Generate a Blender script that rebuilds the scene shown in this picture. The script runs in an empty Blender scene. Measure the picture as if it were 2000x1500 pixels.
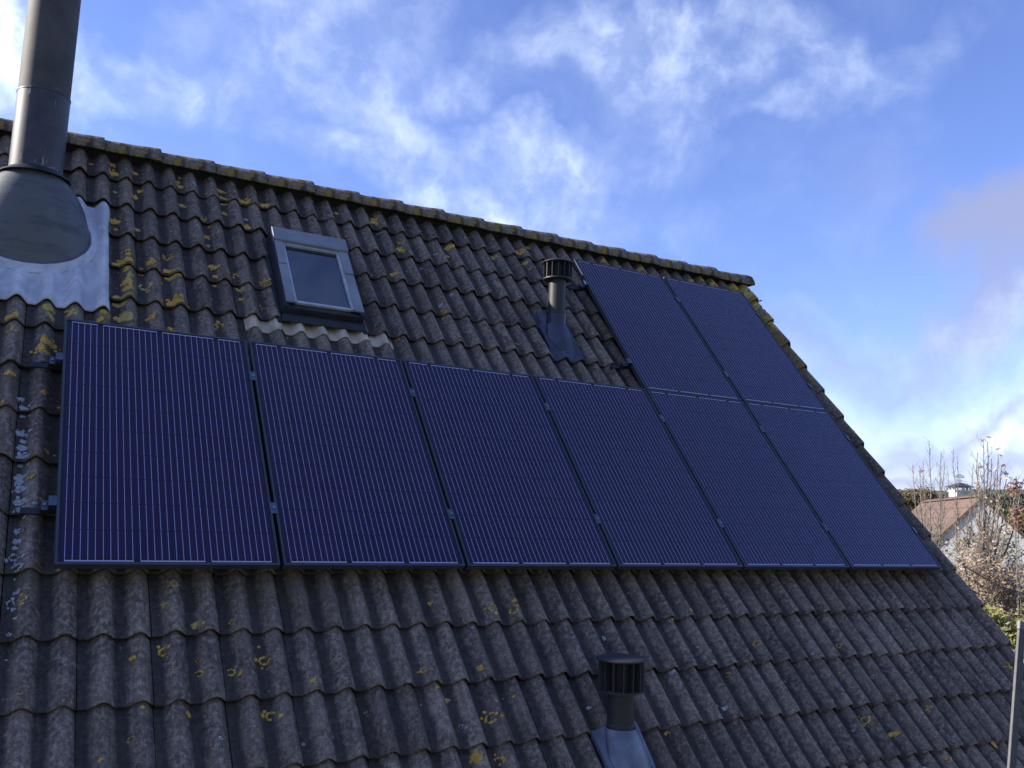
import bpy, math, random
from mathutils import Vector, Matrix, noise
random.seed(7)
D = bpy.data
scene = bpy.context.scene
COL = scene.collection
rad = math.radians
TH = rad(50.0)                     # pitch of the tiled roof

# ------------------------------------------------------------------ camera
# u runs along the ridge, v up the slope, n out of the roof; world X = u
M_ROOF = Matrix.Rotation(TH, 3, 'X')
CR = [Vector((0.86590, -0.29177, 0.40631)), Vector((0.10007, -0.69481, -0.71220)), Vector((0.49011, 0.65735, -0.57244))]
CAM_UVN = Vector((-0.31857, -2.68539, 3.68239))
right, down, fwd = [(M_ROOF @ r).normalized() for r in CR]
CAMP = M_ROOF @ CAM_UVN
FPX = 1797.0
cam = D.cameras.new('camera'); cam_o = D.objects.new('camera', cam); COL.objects.link(cam_o)
m = Matrix.Identity(4)
for i in range(3):
    m[i][0] = right[i]; m[i][1] = -down[i]; m[i][2] = -fwd[i]; m[i][3] = CAMP[i]
cam_o.matrix_world = m
cam.sensor_width = 36; cam.lens = 36 * FPX / 2000; cam.clip_start = 0.05; cam.clip_end = 3000
scene.camera = cam_o

def ray(px, py):
    return right * ((px - 1000) / FPX) + down * ((py - 750) / FPX) + fwd
def at(px, py, d):                 # the world point seen at (px, py) at depth d
    return CAMP + ray(px, py) * d
def W(u, v, n):
    return M_ROOF @ Vector((u, v, n))

# ------------------------------------------------------------------ light
SUN_AZ, SUN_EL = rad(-60), rad(28)    # azimuth from +Y towards +X
sdir = Vector((math.sin(SUN_AZ) * math.cos(SUN_EL), math.cos(SUN_AZ) * math.cos(SUN_EL), math.sin(SUN_EL)))
sl = D.lights.new('sun', 'SUN'); sl.energy = 4.0; sl.angle = rad(0.5); sl.color = (1.0, 0.93, 0.82)
so = D.objects.new('sun', sl); COL.objects.link(so)
so.rotation_euler = sdir.to_track_quat('Z', 'Y').to_euler(); so.location = (-20, 20, 20)

scene.view_settings.view_transform = 'Standard'; scene.view_settings.look = 'None'
scene.view_settings.exposure = 1.12; scene.view_settings.gamma = 1.0

class NT:
    """small helper to write node trees"""
    def __init__(s, nt): s.nt = nt; s.N = nt.nodes; s.L = nt.links
    def n(s, t, **kw):
        x = s.N.new(t)
        for k, v in kw.items(): setattr(x, k, v)
        return x
    def put(s, sock, v):
        if isinstance(v, bpy.types.NodeSocket): s.L.new(v, sock)
        elif v is not None: sock.default_value = v
    def math(s, op, a, b=None, c=None, clamp=False):
        x = s.n('ShaderNodeMath', operation=op, use_clamp=clamp)
        s.put(x.inputs[0], a); s.put(x.inputs[1], b); s.put(x.inputs[2], c)
        return x.outputs[0]
    def vm(s, op, a, b=None, scale=None):
        x = s.n('ShaderNodeVectorMath', operation=op)
        s.put(x.inputs[0], a); s.put(x.inputs[1], b)
        if scale is not None: s.put(x.inputs['Scale'], scale)
        return x.outputs['Value'] if op in ('DOT_PRODUCT', 'LENGTH') else x.outputs[0]
    def mr(s, v, a, b, c=0.0, d=1.0, smooth=True):
        x = s.n('ShaderNodeMapRange'); x.interpolation_type = 'SMOOTHSTEP' if smooth else 'LINEAR'
        s.put(x.inputs[0], v); s.put(x.inputs[1], a); s.put(x.inputs[2], b); s.put(x.inputs[3], c); s.put(x.inputs[4], d)
        return x.outputs[0]
    def mix(s, f, a, b, mode='MIX'):
        x = s.n('ShaderNodeMix', data_type='RGBA', blend_type=mode)
        s.put(x.inputs[0], f); s.put(x.inputs[6], a if not isinstance(a, tuple) else (*a, 1)[:4]); s.put(x.inputs[7], b if not isinstance(b, tuple) else (*b, 1)[:4])
        return x.outputs[2]
    def noise(s, vec, scale, detail=4, rough=0.55, dist=0.0, col=False):
        x = s.n('ShaderNodeTexNoise'); s.put(x.inputs['Vector'], vec)
        x.inputs['Scale'].default_value = scale; x.inputs['Detail'].default_value = detail
        x.inputs['Roughness'].default_value = rough; x.inputs['Distortion'].default_value = dist
        return x.outputs['Color'] if col else x.outputs['Fac']
    def voro(s, vec, scale, out='Distance', feature='F1'):
        x = s.n('ShaderNodeTexVoronoi', feature=feature); s.put(x.inputs['Vector'], vec); x.inputs['Scale'].default_value = scale
        return x.outputs[out]
    def ramp(s, f, stops):
        x = s.n('ShaderNodeValToRGB'); s.put(x.inputs[0], f)
        e = x.color_ramp.elements
        while len(e) < len(stops): e.new(0.5)
        for i, (p, c) in enumerate(stops): e[i].position = p; e[i].color = (*c, 1)
        return x.outputs[0]
    def sep(s, v):
        x = s.n('ShaderNodeSeparateXYZ'); s.put(x.inputs[0], v); return x.outputs
    def bump(s, h, strength=0.3, dist=0.01):
        x = s.n('ShaderNodeBump'); s.put(x.inputs['Height'], h); x.inputs['Strength'].default_value = strength; x.inputs['Distance'].default_value = dist
        return x.outputs[0]

# ------------------------------------------------------------------ sky with thin cloud
world = D.worlds.new('World'); scene.world = world; world.use_nodes = True
g = NT(world.node_tree); g.N.clear()
sky = g.n('ShaderNodeTexSky', sky_type='NISHITA'); sky.sun_disc = False
sky.sun_elevation = SUN_EL; sky.sun_rotation = SUN_AZ
sky.altitude = 0; sky.air_density = 1.0; sky.dust_density = 0.4; sky.ozone_density = 3.0
d_ = g.n('ShaderNodeTexCoord').outputs['Generated']
wob = g.vm('SCALE', g.vm('SUBTRACT', g.noise(d_, 5.0, 4, 0.55, col=True), (0.5, 0.5, 0.5)), scale=0.22)
fine = g.vm('SCALE', g.vm('SUBTRACT', g.noise(d_, 24, 4, 0.6, col=True), (0.5, 0.5, 0.5)), scale=0.045)
dd = g.vm('ADD', g.vm('ADD', d_, wob), fine)
def blobs(lst):
    acc = None
    for (px, py, rx, ry, ang, st) in lst:
        c = ray(px, py).normalized()
        # frame of the blob: x level, y up, both across the line of sight
        ex = Vector((0, 0, 1)).cross(c).normalized() * -1; ey = ex.cross(c).normalized()
        a = rad(ang); x2 = ex * math.cos(a) + ey * math.sin(a); y2 = -ex * math.sin(a) + ey * math.cos(a)
        k = 1.25 / FPX * c.dot(fwd)
        R3 = Matrix((x2, y2, -c)).transposed()
        mp = g.n('ShaderNodeMapping', vector_type='TEXTURE')
        mp.inputs['Location'].default_value = c; mp.inputs['Rotation'].default_value = R3.to_euler('XYZ'); mp.inputs['Scale'].default_value = (rx * k * 1.3, ry * k * 1.3, 0.35)
        g.L.new(dd, mp.inputs['Vector'])
        gr = g.n('ShaderNodeTexGradient', gradient_type='SPHERICAL'); g.L.new(mp.outputs[0], gr.inputs[0])
        acc = g.math('MULTIPLY_ADD', gr.outputs['Fac'], st, acc if acc is not None else 0.0)
    return acc
white = blobs([
    (10, 80, 150, 110, 0, 3.2), (120, 120, 60, 30, -30, 1.2), (340, 195, 150, 45, -8, 0.75), (215, 180, 60, 30, -10, 0.4), (430, 240, 80, 45, -20, 0.4),
    (660, 70, 190, 130, 20, 0.6), (590, 205, 90, 60, 20, 0.4), (750, 270, 75, 80, -60, 0.85), (810, 400, 190, 40, -15, 1.1), (1000, 440, 160, 30, -12, 1.1),
    (1160, 75, 150, 60, 10, 0.65), (1230, 160, 150, 90, -20, 0.55), (920, 185, 90, 40, 0, 0.6), (1090, 285, 110, 32, 0, 0.85),
    (950, 350, 180, 60, 0, 0.5), (1120, 375, 280, 60, -8, 0.55), (1420, 60, 120, 80, 0, 0.9), (1370, 160, 120, 80, 30, 0.6),
    (1630, 100, 70, 75, -50, 0.75), (1690, 180, 130, 40, 25, 0.45), (1530, 225, 90, 25, 15, 0.55), (1300, 295, 90, 28, -10, 0.5), (1860, 50, 60, 30, 10, 0.3),
    (1960, 640, 150, 35, 5, 0.5), (1740, 650, 150, 25, 3, 0.3), (1780, 745, 420, 45, 6, 0.4), (1850, 790, 330, 34, 6, 1.2), (1840, 868, 230, 22, 8, 1.2), (1960, 850, 200, 22, 10, 0.9), (1860, 930, 420, 40, 2, 0.5)])
grey = blobs([(2000, 445, 90, 125, -50, 1.6), (1720, 400, 160, 90, -20, 0.35), (1950, 615, 160, 50, 5, 0.6), (1720, 700, 300, 55, 8, 0.6), (1880, 830, 280, 30, 8, 0.9), (1830, 915, 400, 40, 3, 0.9)])
wisp = g.noise(g.vm('ADD', d_, g.vm('SCALE', wob, scale=0.5)), 9.0, 7, 0.62)
wisp2 = g.noise(g.vm('ADD', d_, g.vm('SCALE', wob, scale=0.3)), 22.0, 5, 0.6)
elsewhere = g.mr(g.noise(d_, 2.2, 7, 0.6), 0.42, 0.70)
ahead = g.mr(g.vm('DOT_PRODUCT', d_, tuple(fwd)), 0.55, 0.70)
wsum = g.math('ADD', white, g.math('MULTIPLY', elsewhere, g.math('MULTIPLY', g.math('SUBTRACT', 1.0, ahead), 0.12)))
wsum = g.math('ADD', wsum, g.math('MULTIPLY', g.mr(wisp, 0.42, 0.75), 0.10))
wm = g.math('MULTIPLY', g.mr(wsum, 0.0, 2.5, 0.0, 1.0, False), g.math('MULTIPLY', g.mr(wisp, 0.33, 0.62, 0.42, 1.2), g.mr(wisp2, 0.32, 0.66, 0.45, 1.32)), clamp=True)
gm = g.math('MULTIPLY', g.mr(grey, 0.05, 1.0), 0.8, clamp=True)
base = g.mix(1.0, sky.outputs[0], (0.87, 0.84, 1.17), 'MULTIPLY')
c1 = g.mix(gm, base, (2.0, 2.2, 3.4))
c2 = g.mix(wm, c1, (5.2, 5.9, 7.1))
# unseen dark cloud added behind the viewer to cut the low sky light
dim_bank = g.math('MULTIPLY', g.mr(g.math('ADD', g.sep(d_)[2], g.math('MULTIPLY', g.math('SUBTRACT', wisp, 0.5), 0.5)), 0.62, 0.25), g.math('SUBTRACT', 1.0, g.mr(g.vm('DOT_PRODUCT', d_, tuple(fwd)), 0.0, 0.55)))
c2 = g.mix(g.math('MULTIPLY', dim_bank, 0.72), c2, (0.8, 0.9, 1.2))
bg = g.n('ShaderNodeBackground'); g.L.new(c2, bg.inputs[0]); bg.inputs[1].default_value = 0.1
out = g.n('ShaderNodeOutputWorld'); g.L.new(bg.outputs[0], out.inputs[0])
# ------------------------------------------------------------------ materials
def mat(name):
    x = D.materials.new(name); x.use_nodes = True; x.node_tree.nodes.clear(); t = NT(x.node_tree)
    p = t.n('ShaderNodeBsdfPrincipled'); o = t.n('ShaderNodeOutputMaterial'); t.L.new(p.outputs[0], o.inputs[0])
    t.p = p; t.o = o; return x, t
def setp(t, **kw):
    for k, v in kw.items():
        k = {'base': 'Base Color', 'rough': 'Roughness', 'metal': 'Metallic', 'normal': 'Normal', 'coat': 'Coat Weight', 'coatr': 'Coat Roughness', 'spec': 'Specular IOR Level', 'alpha': 'Alpha', 'trans': 'Transmission Weight'}[k]
        s = t.p.inputs[k]
        if isinstance(v, bpy.types.NodeSocket): t.L.new(v, s)
        else: s.default_value = (*v, 1) if isinstance(v, tuple) else v
def simple(name, c, rough=0.6, metal=0.0, var=0.25, scale=8.0, c2=None, bump=0.0, spec=0.5, bscale=60):
    x, t = mat(name); oc = t.n('ShaderNodeTexCoord').outputs['Object']
    f = t.noise(oc, scale, 5, 0.6)
    a = tuple(q * (1 - var) for q in c); b = c2 or tuple(min(1, q * (1 + var)) for q in c)
    setp(t, base=t.mix(t.mr(f, 0.3, 0.7), a, b), rough=rough, metal=metal, spec=spec)
    if bump: setp(t, normal=t.bump(t.noise(oc, bscale, 4, 0.6), bump, 0.01))
    return x

def tile_mat(name, moss=0.0):
    x, t = mat(name)
    tc = t.n('ShaderNodeTexCoord').outputs['Object']
    isl = t.n('ShaderNodeNewGeometry').outputs['Random Per Island']
    sx, sy, sz = t.sep(tc)
    big = t.noise(tc, 5.0, 5, 0.6)
    med = t.noise(tc, 38.0, 5, 0.65)
    gr = t.noise(tc, 260.0, 3, 0.7)
    base = t.mix(t.mr(big, 0.30, 0.72), (0.100, 0.079, 0.064), (0.218, 0.172, 0.130))
    base = t.mix(t.mr(med, 0.38, 0.72), base, (0.345, 0.280, 0.215), 'MIX')
    grain = t.mr(gr, 0.25, 0.75, 0.45, 1.6, False)
    grain = t.math('MULTIPLY', grain, t.mr(t.noise(tc, 105.0, 4, 0.7), 0.30, 0.70, 0.62, 1.42, False))
    val = t.math('MULTIPLY', grain, t.math('MULTIPLY_ADD', isl, 0.42, 0.78))
    # long streaks down the slope where rain has washed the granules
    st = t.noise(t.vm('MULTIPLY', tc, (60.0, 3.0, 3.0)), 1.0, 4, 0.6)
    val = t.math('MULTIPLY', val, t.mr(st, 0.25, 0.8, 0.78, 1.28, False))
    col = t.mix(1.0, base, t.n('ShaderNodeCombineColor').outputs[0], 'MULTIPLY')
    comb = [q for q in t.N if q.bl_idname == 'ShaderNodeCombineColor'][-1]
    for i in range(3): t.L.new(val, comb.inputs[i])
    # grime in pans between scoured rolls, with painted shade added; broken up by noise
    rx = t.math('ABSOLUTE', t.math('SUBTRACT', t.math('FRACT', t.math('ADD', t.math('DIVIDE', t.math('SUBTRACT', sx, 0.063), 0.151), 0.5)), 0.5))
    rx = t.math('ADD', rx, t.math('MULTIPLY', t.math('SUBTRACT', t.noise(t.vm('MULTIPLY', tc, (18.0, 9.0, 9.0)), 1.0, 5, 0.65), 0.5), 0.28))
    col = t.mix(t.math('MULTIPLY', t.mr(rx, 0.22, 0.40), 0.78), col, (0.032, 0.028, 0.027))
    # green algae film, mostly towards the left end and in patches
    al = t.math('MULTIPLY', t.mr(t.noise(tc, 3.1, 5, 0.65), 0.52, 0.72), t.mr(sx, 0.9, -0.4, 0.04, 0.6), clamp=True)
    col = t.mix(al, col, (0.060, 0.082, 0.038))
    # small pale crustose spots
    vo = t.voro(t.vm('ADD', tc, t.vm('SCALE', t.noise(tc, 90, 3, 0.6, col=True), scale=0.010)), 26.0)
    vr = t.voro(tc, 26.0, 'Color')
    r1, r2, r3 = [t.sep(vr)[i] for i in range(3)]
    spot = t.math('MULTIPLY', t.math('LESS_THAN', vo, t.math('MULTIPLY_ADD', t.math('POWER', r2, 5.0), 0.20, 0.05)), t.math('GREATER_THAN', r1, 0.72))
    col = t.mix(t.math('MULTIPLY', spot, 0.75), col, t.mix(r3, (0.42, 0.42, 0.38), (0.32, 0.30, 0.18)))
    fl = t.math('LESS_THAN', t.voro(tc, 120.0), 0.16)
    fl = t.math('MULTIPLY', fl, t.mr(t.noise(tc, 12.0, 3, 0.6), 0.50, 0.66))
    col = t.mix(t.math('MULTIPLY', fl, 0.45), col, (0.36, 0.35, 0.31))
    # yellow lichen crust
    if moss:
        w = t.noise(tc, 11.0, 8, 0.72)
        m_ = t.mr(w, 0.54 if moss == 1 else 0.47, 0.58 if moss == 1 else 0.52)
        m_ = t.math('MULTIPLY', m_, t.mr(t.noise(tc, 60, 3, 0.6), 0.3, 0.5, 0.55, 1.0))
        lc = t.ramp(t.noise(tc, 17.0, 4, 0.6), [(0.30, (0.10, 0.13, 0.035)), (0.45, (0.30, 0.26, 0.06)), (0.55, (0.42, 0.24, 0.05)), (0.68, (0.30, 0.15, 0.05))])
        if moss == 2:
            m_ = t.math('MULTIPLY', m_, t.mr(sy, 1.3, 3.0))
        col = t.mix(m_, col, lc)
        h = t.math('MULTIPLY', m_, 0.6)
    else: h = 0.0
    hh = t.math('ADD', t.math('ADD', t.math('MULTIPLY', gr, 0.5), t.math('MULTIPLY', med, 0.9)), h)
    setp(t, base=col, rough=0.85, spec=0.3, normal=t.bump(hh, 0.55, 0.006))
    return x
M = {}
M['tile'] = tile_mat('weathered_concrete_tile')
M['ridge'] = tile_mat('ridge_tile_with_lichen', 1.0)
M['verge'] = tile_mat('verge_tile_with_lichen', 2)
M['under'] = simple('roofing_underlay', (0.012, 0.012, 0.013), 0.9)
M['mortar'] = simple('ridge_filler', (0.03, 0.03, 0.03), 0.95, bump=0.5)
def lichen_mat(name, stops, sc=140):
    x, t = mat(name); tc = t.n('ShaderNodeTexCoord').outputs['Object']
    f = t.noise(tc, sc, 5, 0.7)
    isl = t.n('ShaderNodeNewGeometry').outputs['Random Per Island']
    c = t.ramp(t.math('ADD', t.math('MULTIPLY', isl, 0.35), t.math('MULTIPLY', f, 0.75)), stops)
    dk = t.mr(t.voro(tc, 190.0), 0.10, 0.45, 0.55, 1.0)
    setp(t, base=t.mix(dk, (0.09, 0.08, 0.05), c), rough=0.9, spec=0.2, normal=t.bump(f, 0.9, 0.006)); return x
M['lo'] = lichen_mat('orange_lichen', [(0.25, (0.36, 0.21, 0.05)), (0.5, (0.80, 0.47, 0.08)), (0.75, (0.88, 0.60, 0.16))])
M['ly'] = lichen_mat('yellow_lichen', [(0.25, (0.24, 0.21, 0.07)), (0.5, (0.60, 0.46, 0.11)), (0.75, (0.76, 0.60, 0.22))])
M['lw'] = lichen_mat('pale_grey_lichen', [(0.25, (0.22, 0.25, 0.24)), (0.5, (0.42, 0.47, 0.48)), (0.75, (0.60, 0.63, 0.62))])

def panel_glass():
    x, t = mat('solar_cells_under_glass'); tc = t.n('ShaderNodeTexCoord').outputs['Object']
    X, Y, Z = t.sep(tc)
    xp = t.math('DIVIDE', t.math('SUBTRACT', X, 0.0235), 0.159); yp = t.math('DIVIDE', t.math('SUBTRACT', Y, 0.0365), 0.159)
    fx = t.math('MULTIPLY', t.math('FRACT', xp), 0.159); fy = t.math('MULTIPLY', t.math('FRACT', yp), 0.159)
    inx = t.math('MULTIPLY', t.math('GREATER_THAN', xp, 0.0), t.math('LESS_THAN', xp, 6.0))
    iny = t.math('MULTIPLY', t.math('GREATER_THAN', yp, 0.0), t.math('LESS_THAN', yp, 10.0))
    cell = t.math('MULTIPLY', t.math('LESS_THAN', fx, 0.1568), t.math('LESS_THAN', fy, 0.1568))
    cell = t.math('MULTIPLY', cell, t.math('MULTIPLY', inx, iny))
    # clipped cell corners
    cx = t.math('ABSOLUTE', t.math('SUBTRACT', fx, 0.0784)); cy = t.math('ABSOLUTE', t.math('SUBTRACT', fy, 0.0784))
    cell = t.math('MULTIPLY', cell, t.math('LESS_THAN', t.math('ADD', cx, cy), 0.150))
    b = t.math('MULTIPLY', t.math('ABSOLUTE', t.math('SUBTRACT', t.math('FRACT', t.math('DIVIDE', fx, 0.03136)), 0.5)), 0.03136)
    bus = t.math('MULTIPLY', t.math('LESS_THAN', b, 0.00125), t.math('LESS_THAN', fx, 0.1568))
    bus = t.math('MULTIPLY', bus, inx)
    inrib = t.math('MULTIPLY', t.math('GREATER_THAN', Y, 0.021), t.math('LESS_THAN', Y, 1.642))
    gap = t.math('GREATER_THAN', t.math('ABSOLUTE', t.math('SUBTRACT', fy, 0.0784)), 0.0774)
    gap = t.math('MULTIPLY', gap, iny)
    bus = t.math('MULTIPLY', bus, t.math('MULTIPLY', inrib, t.math('SUBTRACT', 1.0, gap)))
    def rib(y0, off):
        q = t.math('FRACT', t.math('DIVIDE', t.math('ADD', xp, off), 2.0))
        q = t.math('MULTIPLY', t.math('SUBTRACT', 0.5, t.math('ABSOLUTE', t.math('SUBTRACT', q, 0.5))), 0.318)
        r = t.math('GREATER_THAN', q, 0.0150)
        r = t.math('MULTIPLY', r, t.math('LESS_THAN', t.math('ABSOLUTE', t.math('SUBTRACT', Y, y0)), 0.0036))
        return t.math('MULTIPLY', r, t.math('MULTIPLY', t.math('GREATER_THAN', xp, 0.09), t.math('LESS_THAN', xp, 5.89)))
    wire = t.math('MAXIMUM', bus, t.math('MAXIMUM', rib(0.0205, 0.0), rib(1.6425, 1.0)))
    cr = t.n('ShaderNodeTexWhiteNoise', noise_dimensions='2D')
    cv = t.n('ShaderNodeCombineXYZ'); t.put(cv.inputs[0], t.math('FLOOR', xp)); t.put(cv.inputs[1], t.math('FLOOR', yp)); t.L.new(cv.outputs[0], cr.inputs[0])
    ccol = t.mix(cr.outputs['Value'], (0.0165, 0.0030, 0.042), (0.0205, 0.0045, 0.054))
    ccol = t.mix(t.mr(t.noise(tc, 3.0, 3), 0.3, 0.7), ccol, t.mix(0.5, ccol, (0.014, 0.010, 0.036)))
    rnd = t.n('ShaderNodeObjectInfo').outputs['Random']
    ccol = t.mix(t.math('MULTIPLY', rnd, 0.4), ccol, (0.013, 0.009, 0.052))
    col = t.mix(cell, (0.0068, 0.0065, 0.020), ccol)
    col = t.mix(wire, col, (0.50, 0.45, 0.64))
    dust = t.math('ADD', t.mr(t.noise(tc, 30.0, 6, 0.7), 0.45, 0.85, 0.0, 0.02), t.mr(t.noise(t.vm('MULTIPLY', tc, (7.0, 1.2, 1.0)), 1.0, 5, 0.6), 0.5, 0.8, 0.0, 0.02))
    col = t.mix(dust, col, (0.25, 0.24, 0.24))
    setp(t, base=col, rough=0.22, spec=0.42, coat=0.15, coatr=0.08)
    return x
M['cells'] = panel_glass()
M['frame'] = simple('anodised_dark_frame', (0.085, 0.095, 0.11), 0.35, 0.4, 0.15, 3)
M['rail'] = simple('dark_aluminium_rail', (0.05, 0.05, 0.055), 0.45, 0.6)
M['clamp'] = simple('grey_aluminium_clamp', (0.13, 0.15, 0.18), 0.35, 0.6, 0.2)
M['bolt'] = simple('steel_bolt', (0.45, 0.45, 0.45), 0.3, 0.9)
M['flue_up'] = simple('matt_flue_metal', (0.078, 0.076, 0.075), 0.7, 0.0, 0.35, 4, spec=0.5)
def flue_low():
    x, t = mat('glossy_flue_metal_with_drips'); tc = t.n('ShaderNodeTexCoord').outputs['Object']
    ang = t.noise(t.vm('MULTIPLY', tc, (26.0, 26.0, 2.2)), 1.0, 5, 0.65)
    ms = t.math('MULTIPLY', t.mr(ang, 0.60, 0.63), t.mr(t.noise(tc, 8.0, 2), 0.45, 0.55))
    c = t.mix(t.mr(t.noise(tc, 7.0, 5, 0.6), 0.3, 0.7), (0.045, 0.048, 0.062), (0.082, 0.082, 0.095))
    X, Y, Z = t.sep(tc)
    ed = t.math('MULTIPLY', t.mr(Z, 0.45, 0.395), t.mr(t.noise(tc, 40.0, 4, 0.7), 0.55, 0.62))
    ms = t.math('MAXIMUM', ms, ed)
    setp(t, base=t.mix(t.math('MULTIPLY', ms, 0.7), c, (0.5, 0.52, 0.55)), rough=0.5, metal=0.0, spec=0.45); return x
M['flue_low'] = flue_low()
def cone_mat():
    x, t = mat('weathered_zinc_cone'); tc = t.n('ShaderNodeTexCoord').outputs['Object']
    a = t.noise(t.vm('MULTIPLY', tc, (3.0, 3.0, 14.0)), 1.0, 7, 0.68)
    b = t.noise(tc, 4.0, 6, 0.6)
    c = t.mix(t.mr(a, 0.45, 0.66), (0.135, 0.140, 0.138), (0.075, 0.078, 0.088))
    c = t.mix(t.mr(b, 0.55, 0.75), c, (0.17, 0.18, 0.18))
    setp(t, base=c, rough=0.45, metal=0.15, normal=t.bump(a, 0.15, 0.01)); return x
M['cone'] = cone_mat()
M['collar'] = simple('black_storm_collar', (0.022, 0.022, 0.026), 0.45)
def lead_mat():
    x, t = mat('pale_lead_flashing'); tc = t.n('ShaderNodeTexCoord').outputs['Object']
    a = t.noise(tc, 6.0, 7, 0.65, 0.6); b = t.noise(t.vm('MULTIPLY', tc, (22.0, 3.0, 3.0)), 1.0, 5, 0.6)
    c = t.mix(t.mr(a, 0.35, 0.68), (0.55, 0.58, 0.62), (0.80, 0.82, 0.84))
    c = t.mix(t.mr(b, 0.58, 0.72, 0, 0.6), c, (0.42, 0.45, 0.55))
    c = t.mix(t.mr(t.noise(tc, 14.0, 5, 0.6), 0.62, 0.74, 0, 0.5), c, (0.30, 0.31, 0.38))
    setp(t, base=c, rough=0.55, metal=0.0, normal=t.bump(t.noise(tc, 13.0, 6, 0.6, 1.0), 0.55, 0.03)); return x
M['lead'] = lead_mat()
def apron_mat():
    x, t = mat('dirty_cream_apron'); tc = t.n('ShaderNodeTexCoord').outputs['Object']
    a = t.noise(tc, 9.0, 6, 0.65); b = t.noise(t.vm('MULTIPLY', tc, (30.0, 4.0, 3.0)), 1.0, 5, 0.6)
    c = t.mix(t.mr(a, 0.35, 0.65), (0.78, 0.66, 0.50), (0.58, 0.46, 0.32))
    c = t.mix(t.mr(b, 0.55, 0.75, 0, 0.7), c, (0.22, 0.18, 0.12))
    setp(t, base=c, rough=0.7); return x
M['apron'] = apron_mat()
M['pvc'] = simple('dark_vent_plastic', (0.036, 0.037, 0.040), 0.5, 0, 0.15, 6)
M['pvcflash'] = simple('blue_black_vent_flashing', (0.052, 0.068, 0.098), 0.38, 0, 0.35, 6, bump=0.08, bscale=14)
M['greyflash'] = simple('blue_grey_vent_flashing', (0.17, 0.19, 0.24), 0.4, 0.0, 0.35, 6, bump=0.1, bscale=10)
M['sleeve'] = simple('smoky_vent_sleeve', (0.040, 0.050, 0.080), 0.2, 0, 0.2, 6)
M['pvcdark'] = simple('vent_inside', (0.012, 0.012, 0.014), 0.6)
M['cover'] = simple('grey_window_cover', (0.29, 0.305, 0.325), 0.45, 0.1, 0.18, 5)
M['trim'] = simple('pale_window_seal', (0.52, 0.56, 0.60), 0.4, 0.1, 0.2, 12)
M['darkcover'] = simple('dark_window_base', (0.030, 0.034, 0.042), 0.5, 0.1, 0.3, 8)
M['wood'] = simple('brown_reveal', (0.16, 0.07, 0.045), 0.7)
M['white_in'] = simple('white_reveal', (0.62, 0.52, 0.46), 0.8, var=0.1)
M['room'] = simple('dark_room', (0.11, 0.14, 0.30), 0.9)
def winglass():
    x, t = mat('window_glass')
    t.N.remove(t.p)
    gl = t.n('ShaderNodeBsdfGlossy'); gl.inputs['Roughness'].default_value = 0.02; gl.inputs['Color'].default_value = (0.75, 0.85, 1, 1)
    tr = t.n('ShaderNodeBsdfTransparent'); tr.inputs['Color'].default_value = (0.5, 0.52, 0.62, 1)
    fr = t.n('ShaderNodeFresnel'); fr.inputs['IOR'].default_value = 2.5
    mx = t.n('ShaderNodeMixShader'); t.L.new(fr.outputs[0], mx.inputs[0]); t.L.new(tr.outputs[0], mx.inputs[1]); t.L.new(gl.outputs[0], mx.inputs[2])
    di = t.n('ShaderNodeBsdfDiffuse'); di.inputs['Color'].default_value = (0.5, 0.5, 0.5, 1)
    tc = t.n('ShaderNodeTexCoord').outputs['Object']
    dm = t.n('ShaderNodeMixShader'); t.L.new(t.mr(t.noise(tc, 25, 6, 0.75), 0.64, 0.85, 0.0, 0.25), dm.inputs[0]); t.L.new(mx.outputs[0], dm.inputs[1]); t.L.new(di.outputs[0], dm.inputs[2])
    t.L.new(dm.outputs[0], t.o.inputs[0]); return x
M['glass'] = winglass()
M['alu'] = simple('worn_aluminium', (0.09, 0.09, 0.095), 0.6, 0.0, 0.2, 20)
M['cap'] = simple('grey_plastic_cap', (0.17, 0.17, 0.19), 0.5)
M['brick'] = simple('brown_brick', (0.16, 0.09, 0.06), 0.9, bump=0.4)
M['gutter'] = simple('grey_gutter', (0.15, 0.15, 0.16), 0.4)
def brick_mat():
    x, t = mat('brick_wall'); tc = t.n('ShaderNodeTexCoord').outputs['Object']
    X, Y, Z = t.sep(tc); cv = t.n('ShaderNodeCombineXYZ'); t.put(cv.inputs[0], t.math('ADD', X, Y)); t.put(cv.inputs[1], Z)
    b = t.n('ShaderNodeTexBrick'); t.L.new(cv.outputs[0], b.inputs['Vector']); b.inputs['Scale'].default_value = 1.0
    b.inputs['Brick Width'].default_value = 0.22; b.inputs['Row Height'].default_value = 0.062; b.inputs['Mortar Size'].default_value = 0.006
    b.inputs['Color1'].default_value = (0.20, 0.11, 0.07, 1); b.inputs['Color2'].default_value = (0.13, 0.07, 0.05, 1); b.inputs['Mortar'].default_value = (0.3, 0.28, 0.25, 1)
    setp(t, base=b.outputs['Color'], rough=0.9); return x
M['brick'] = brick_mat()
def render_wall():
    x, t = mat('white_render'); tc = t.n('ShaderNodeTexCoord').outputs['Object']
    c = t.mix(t.mr(t.noise(tc, 1.2, 6, 0.65), 0.35, 0.7), (0.80, 0.80, 0.78), (0.66, 0.67, 0.66))
    setp(t, base=c, rough=0.85, normal=t.bump(t.noise(tc, 30, 4), 0.2, 0.01)); return x
M['render'] = render_wall()
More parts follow.
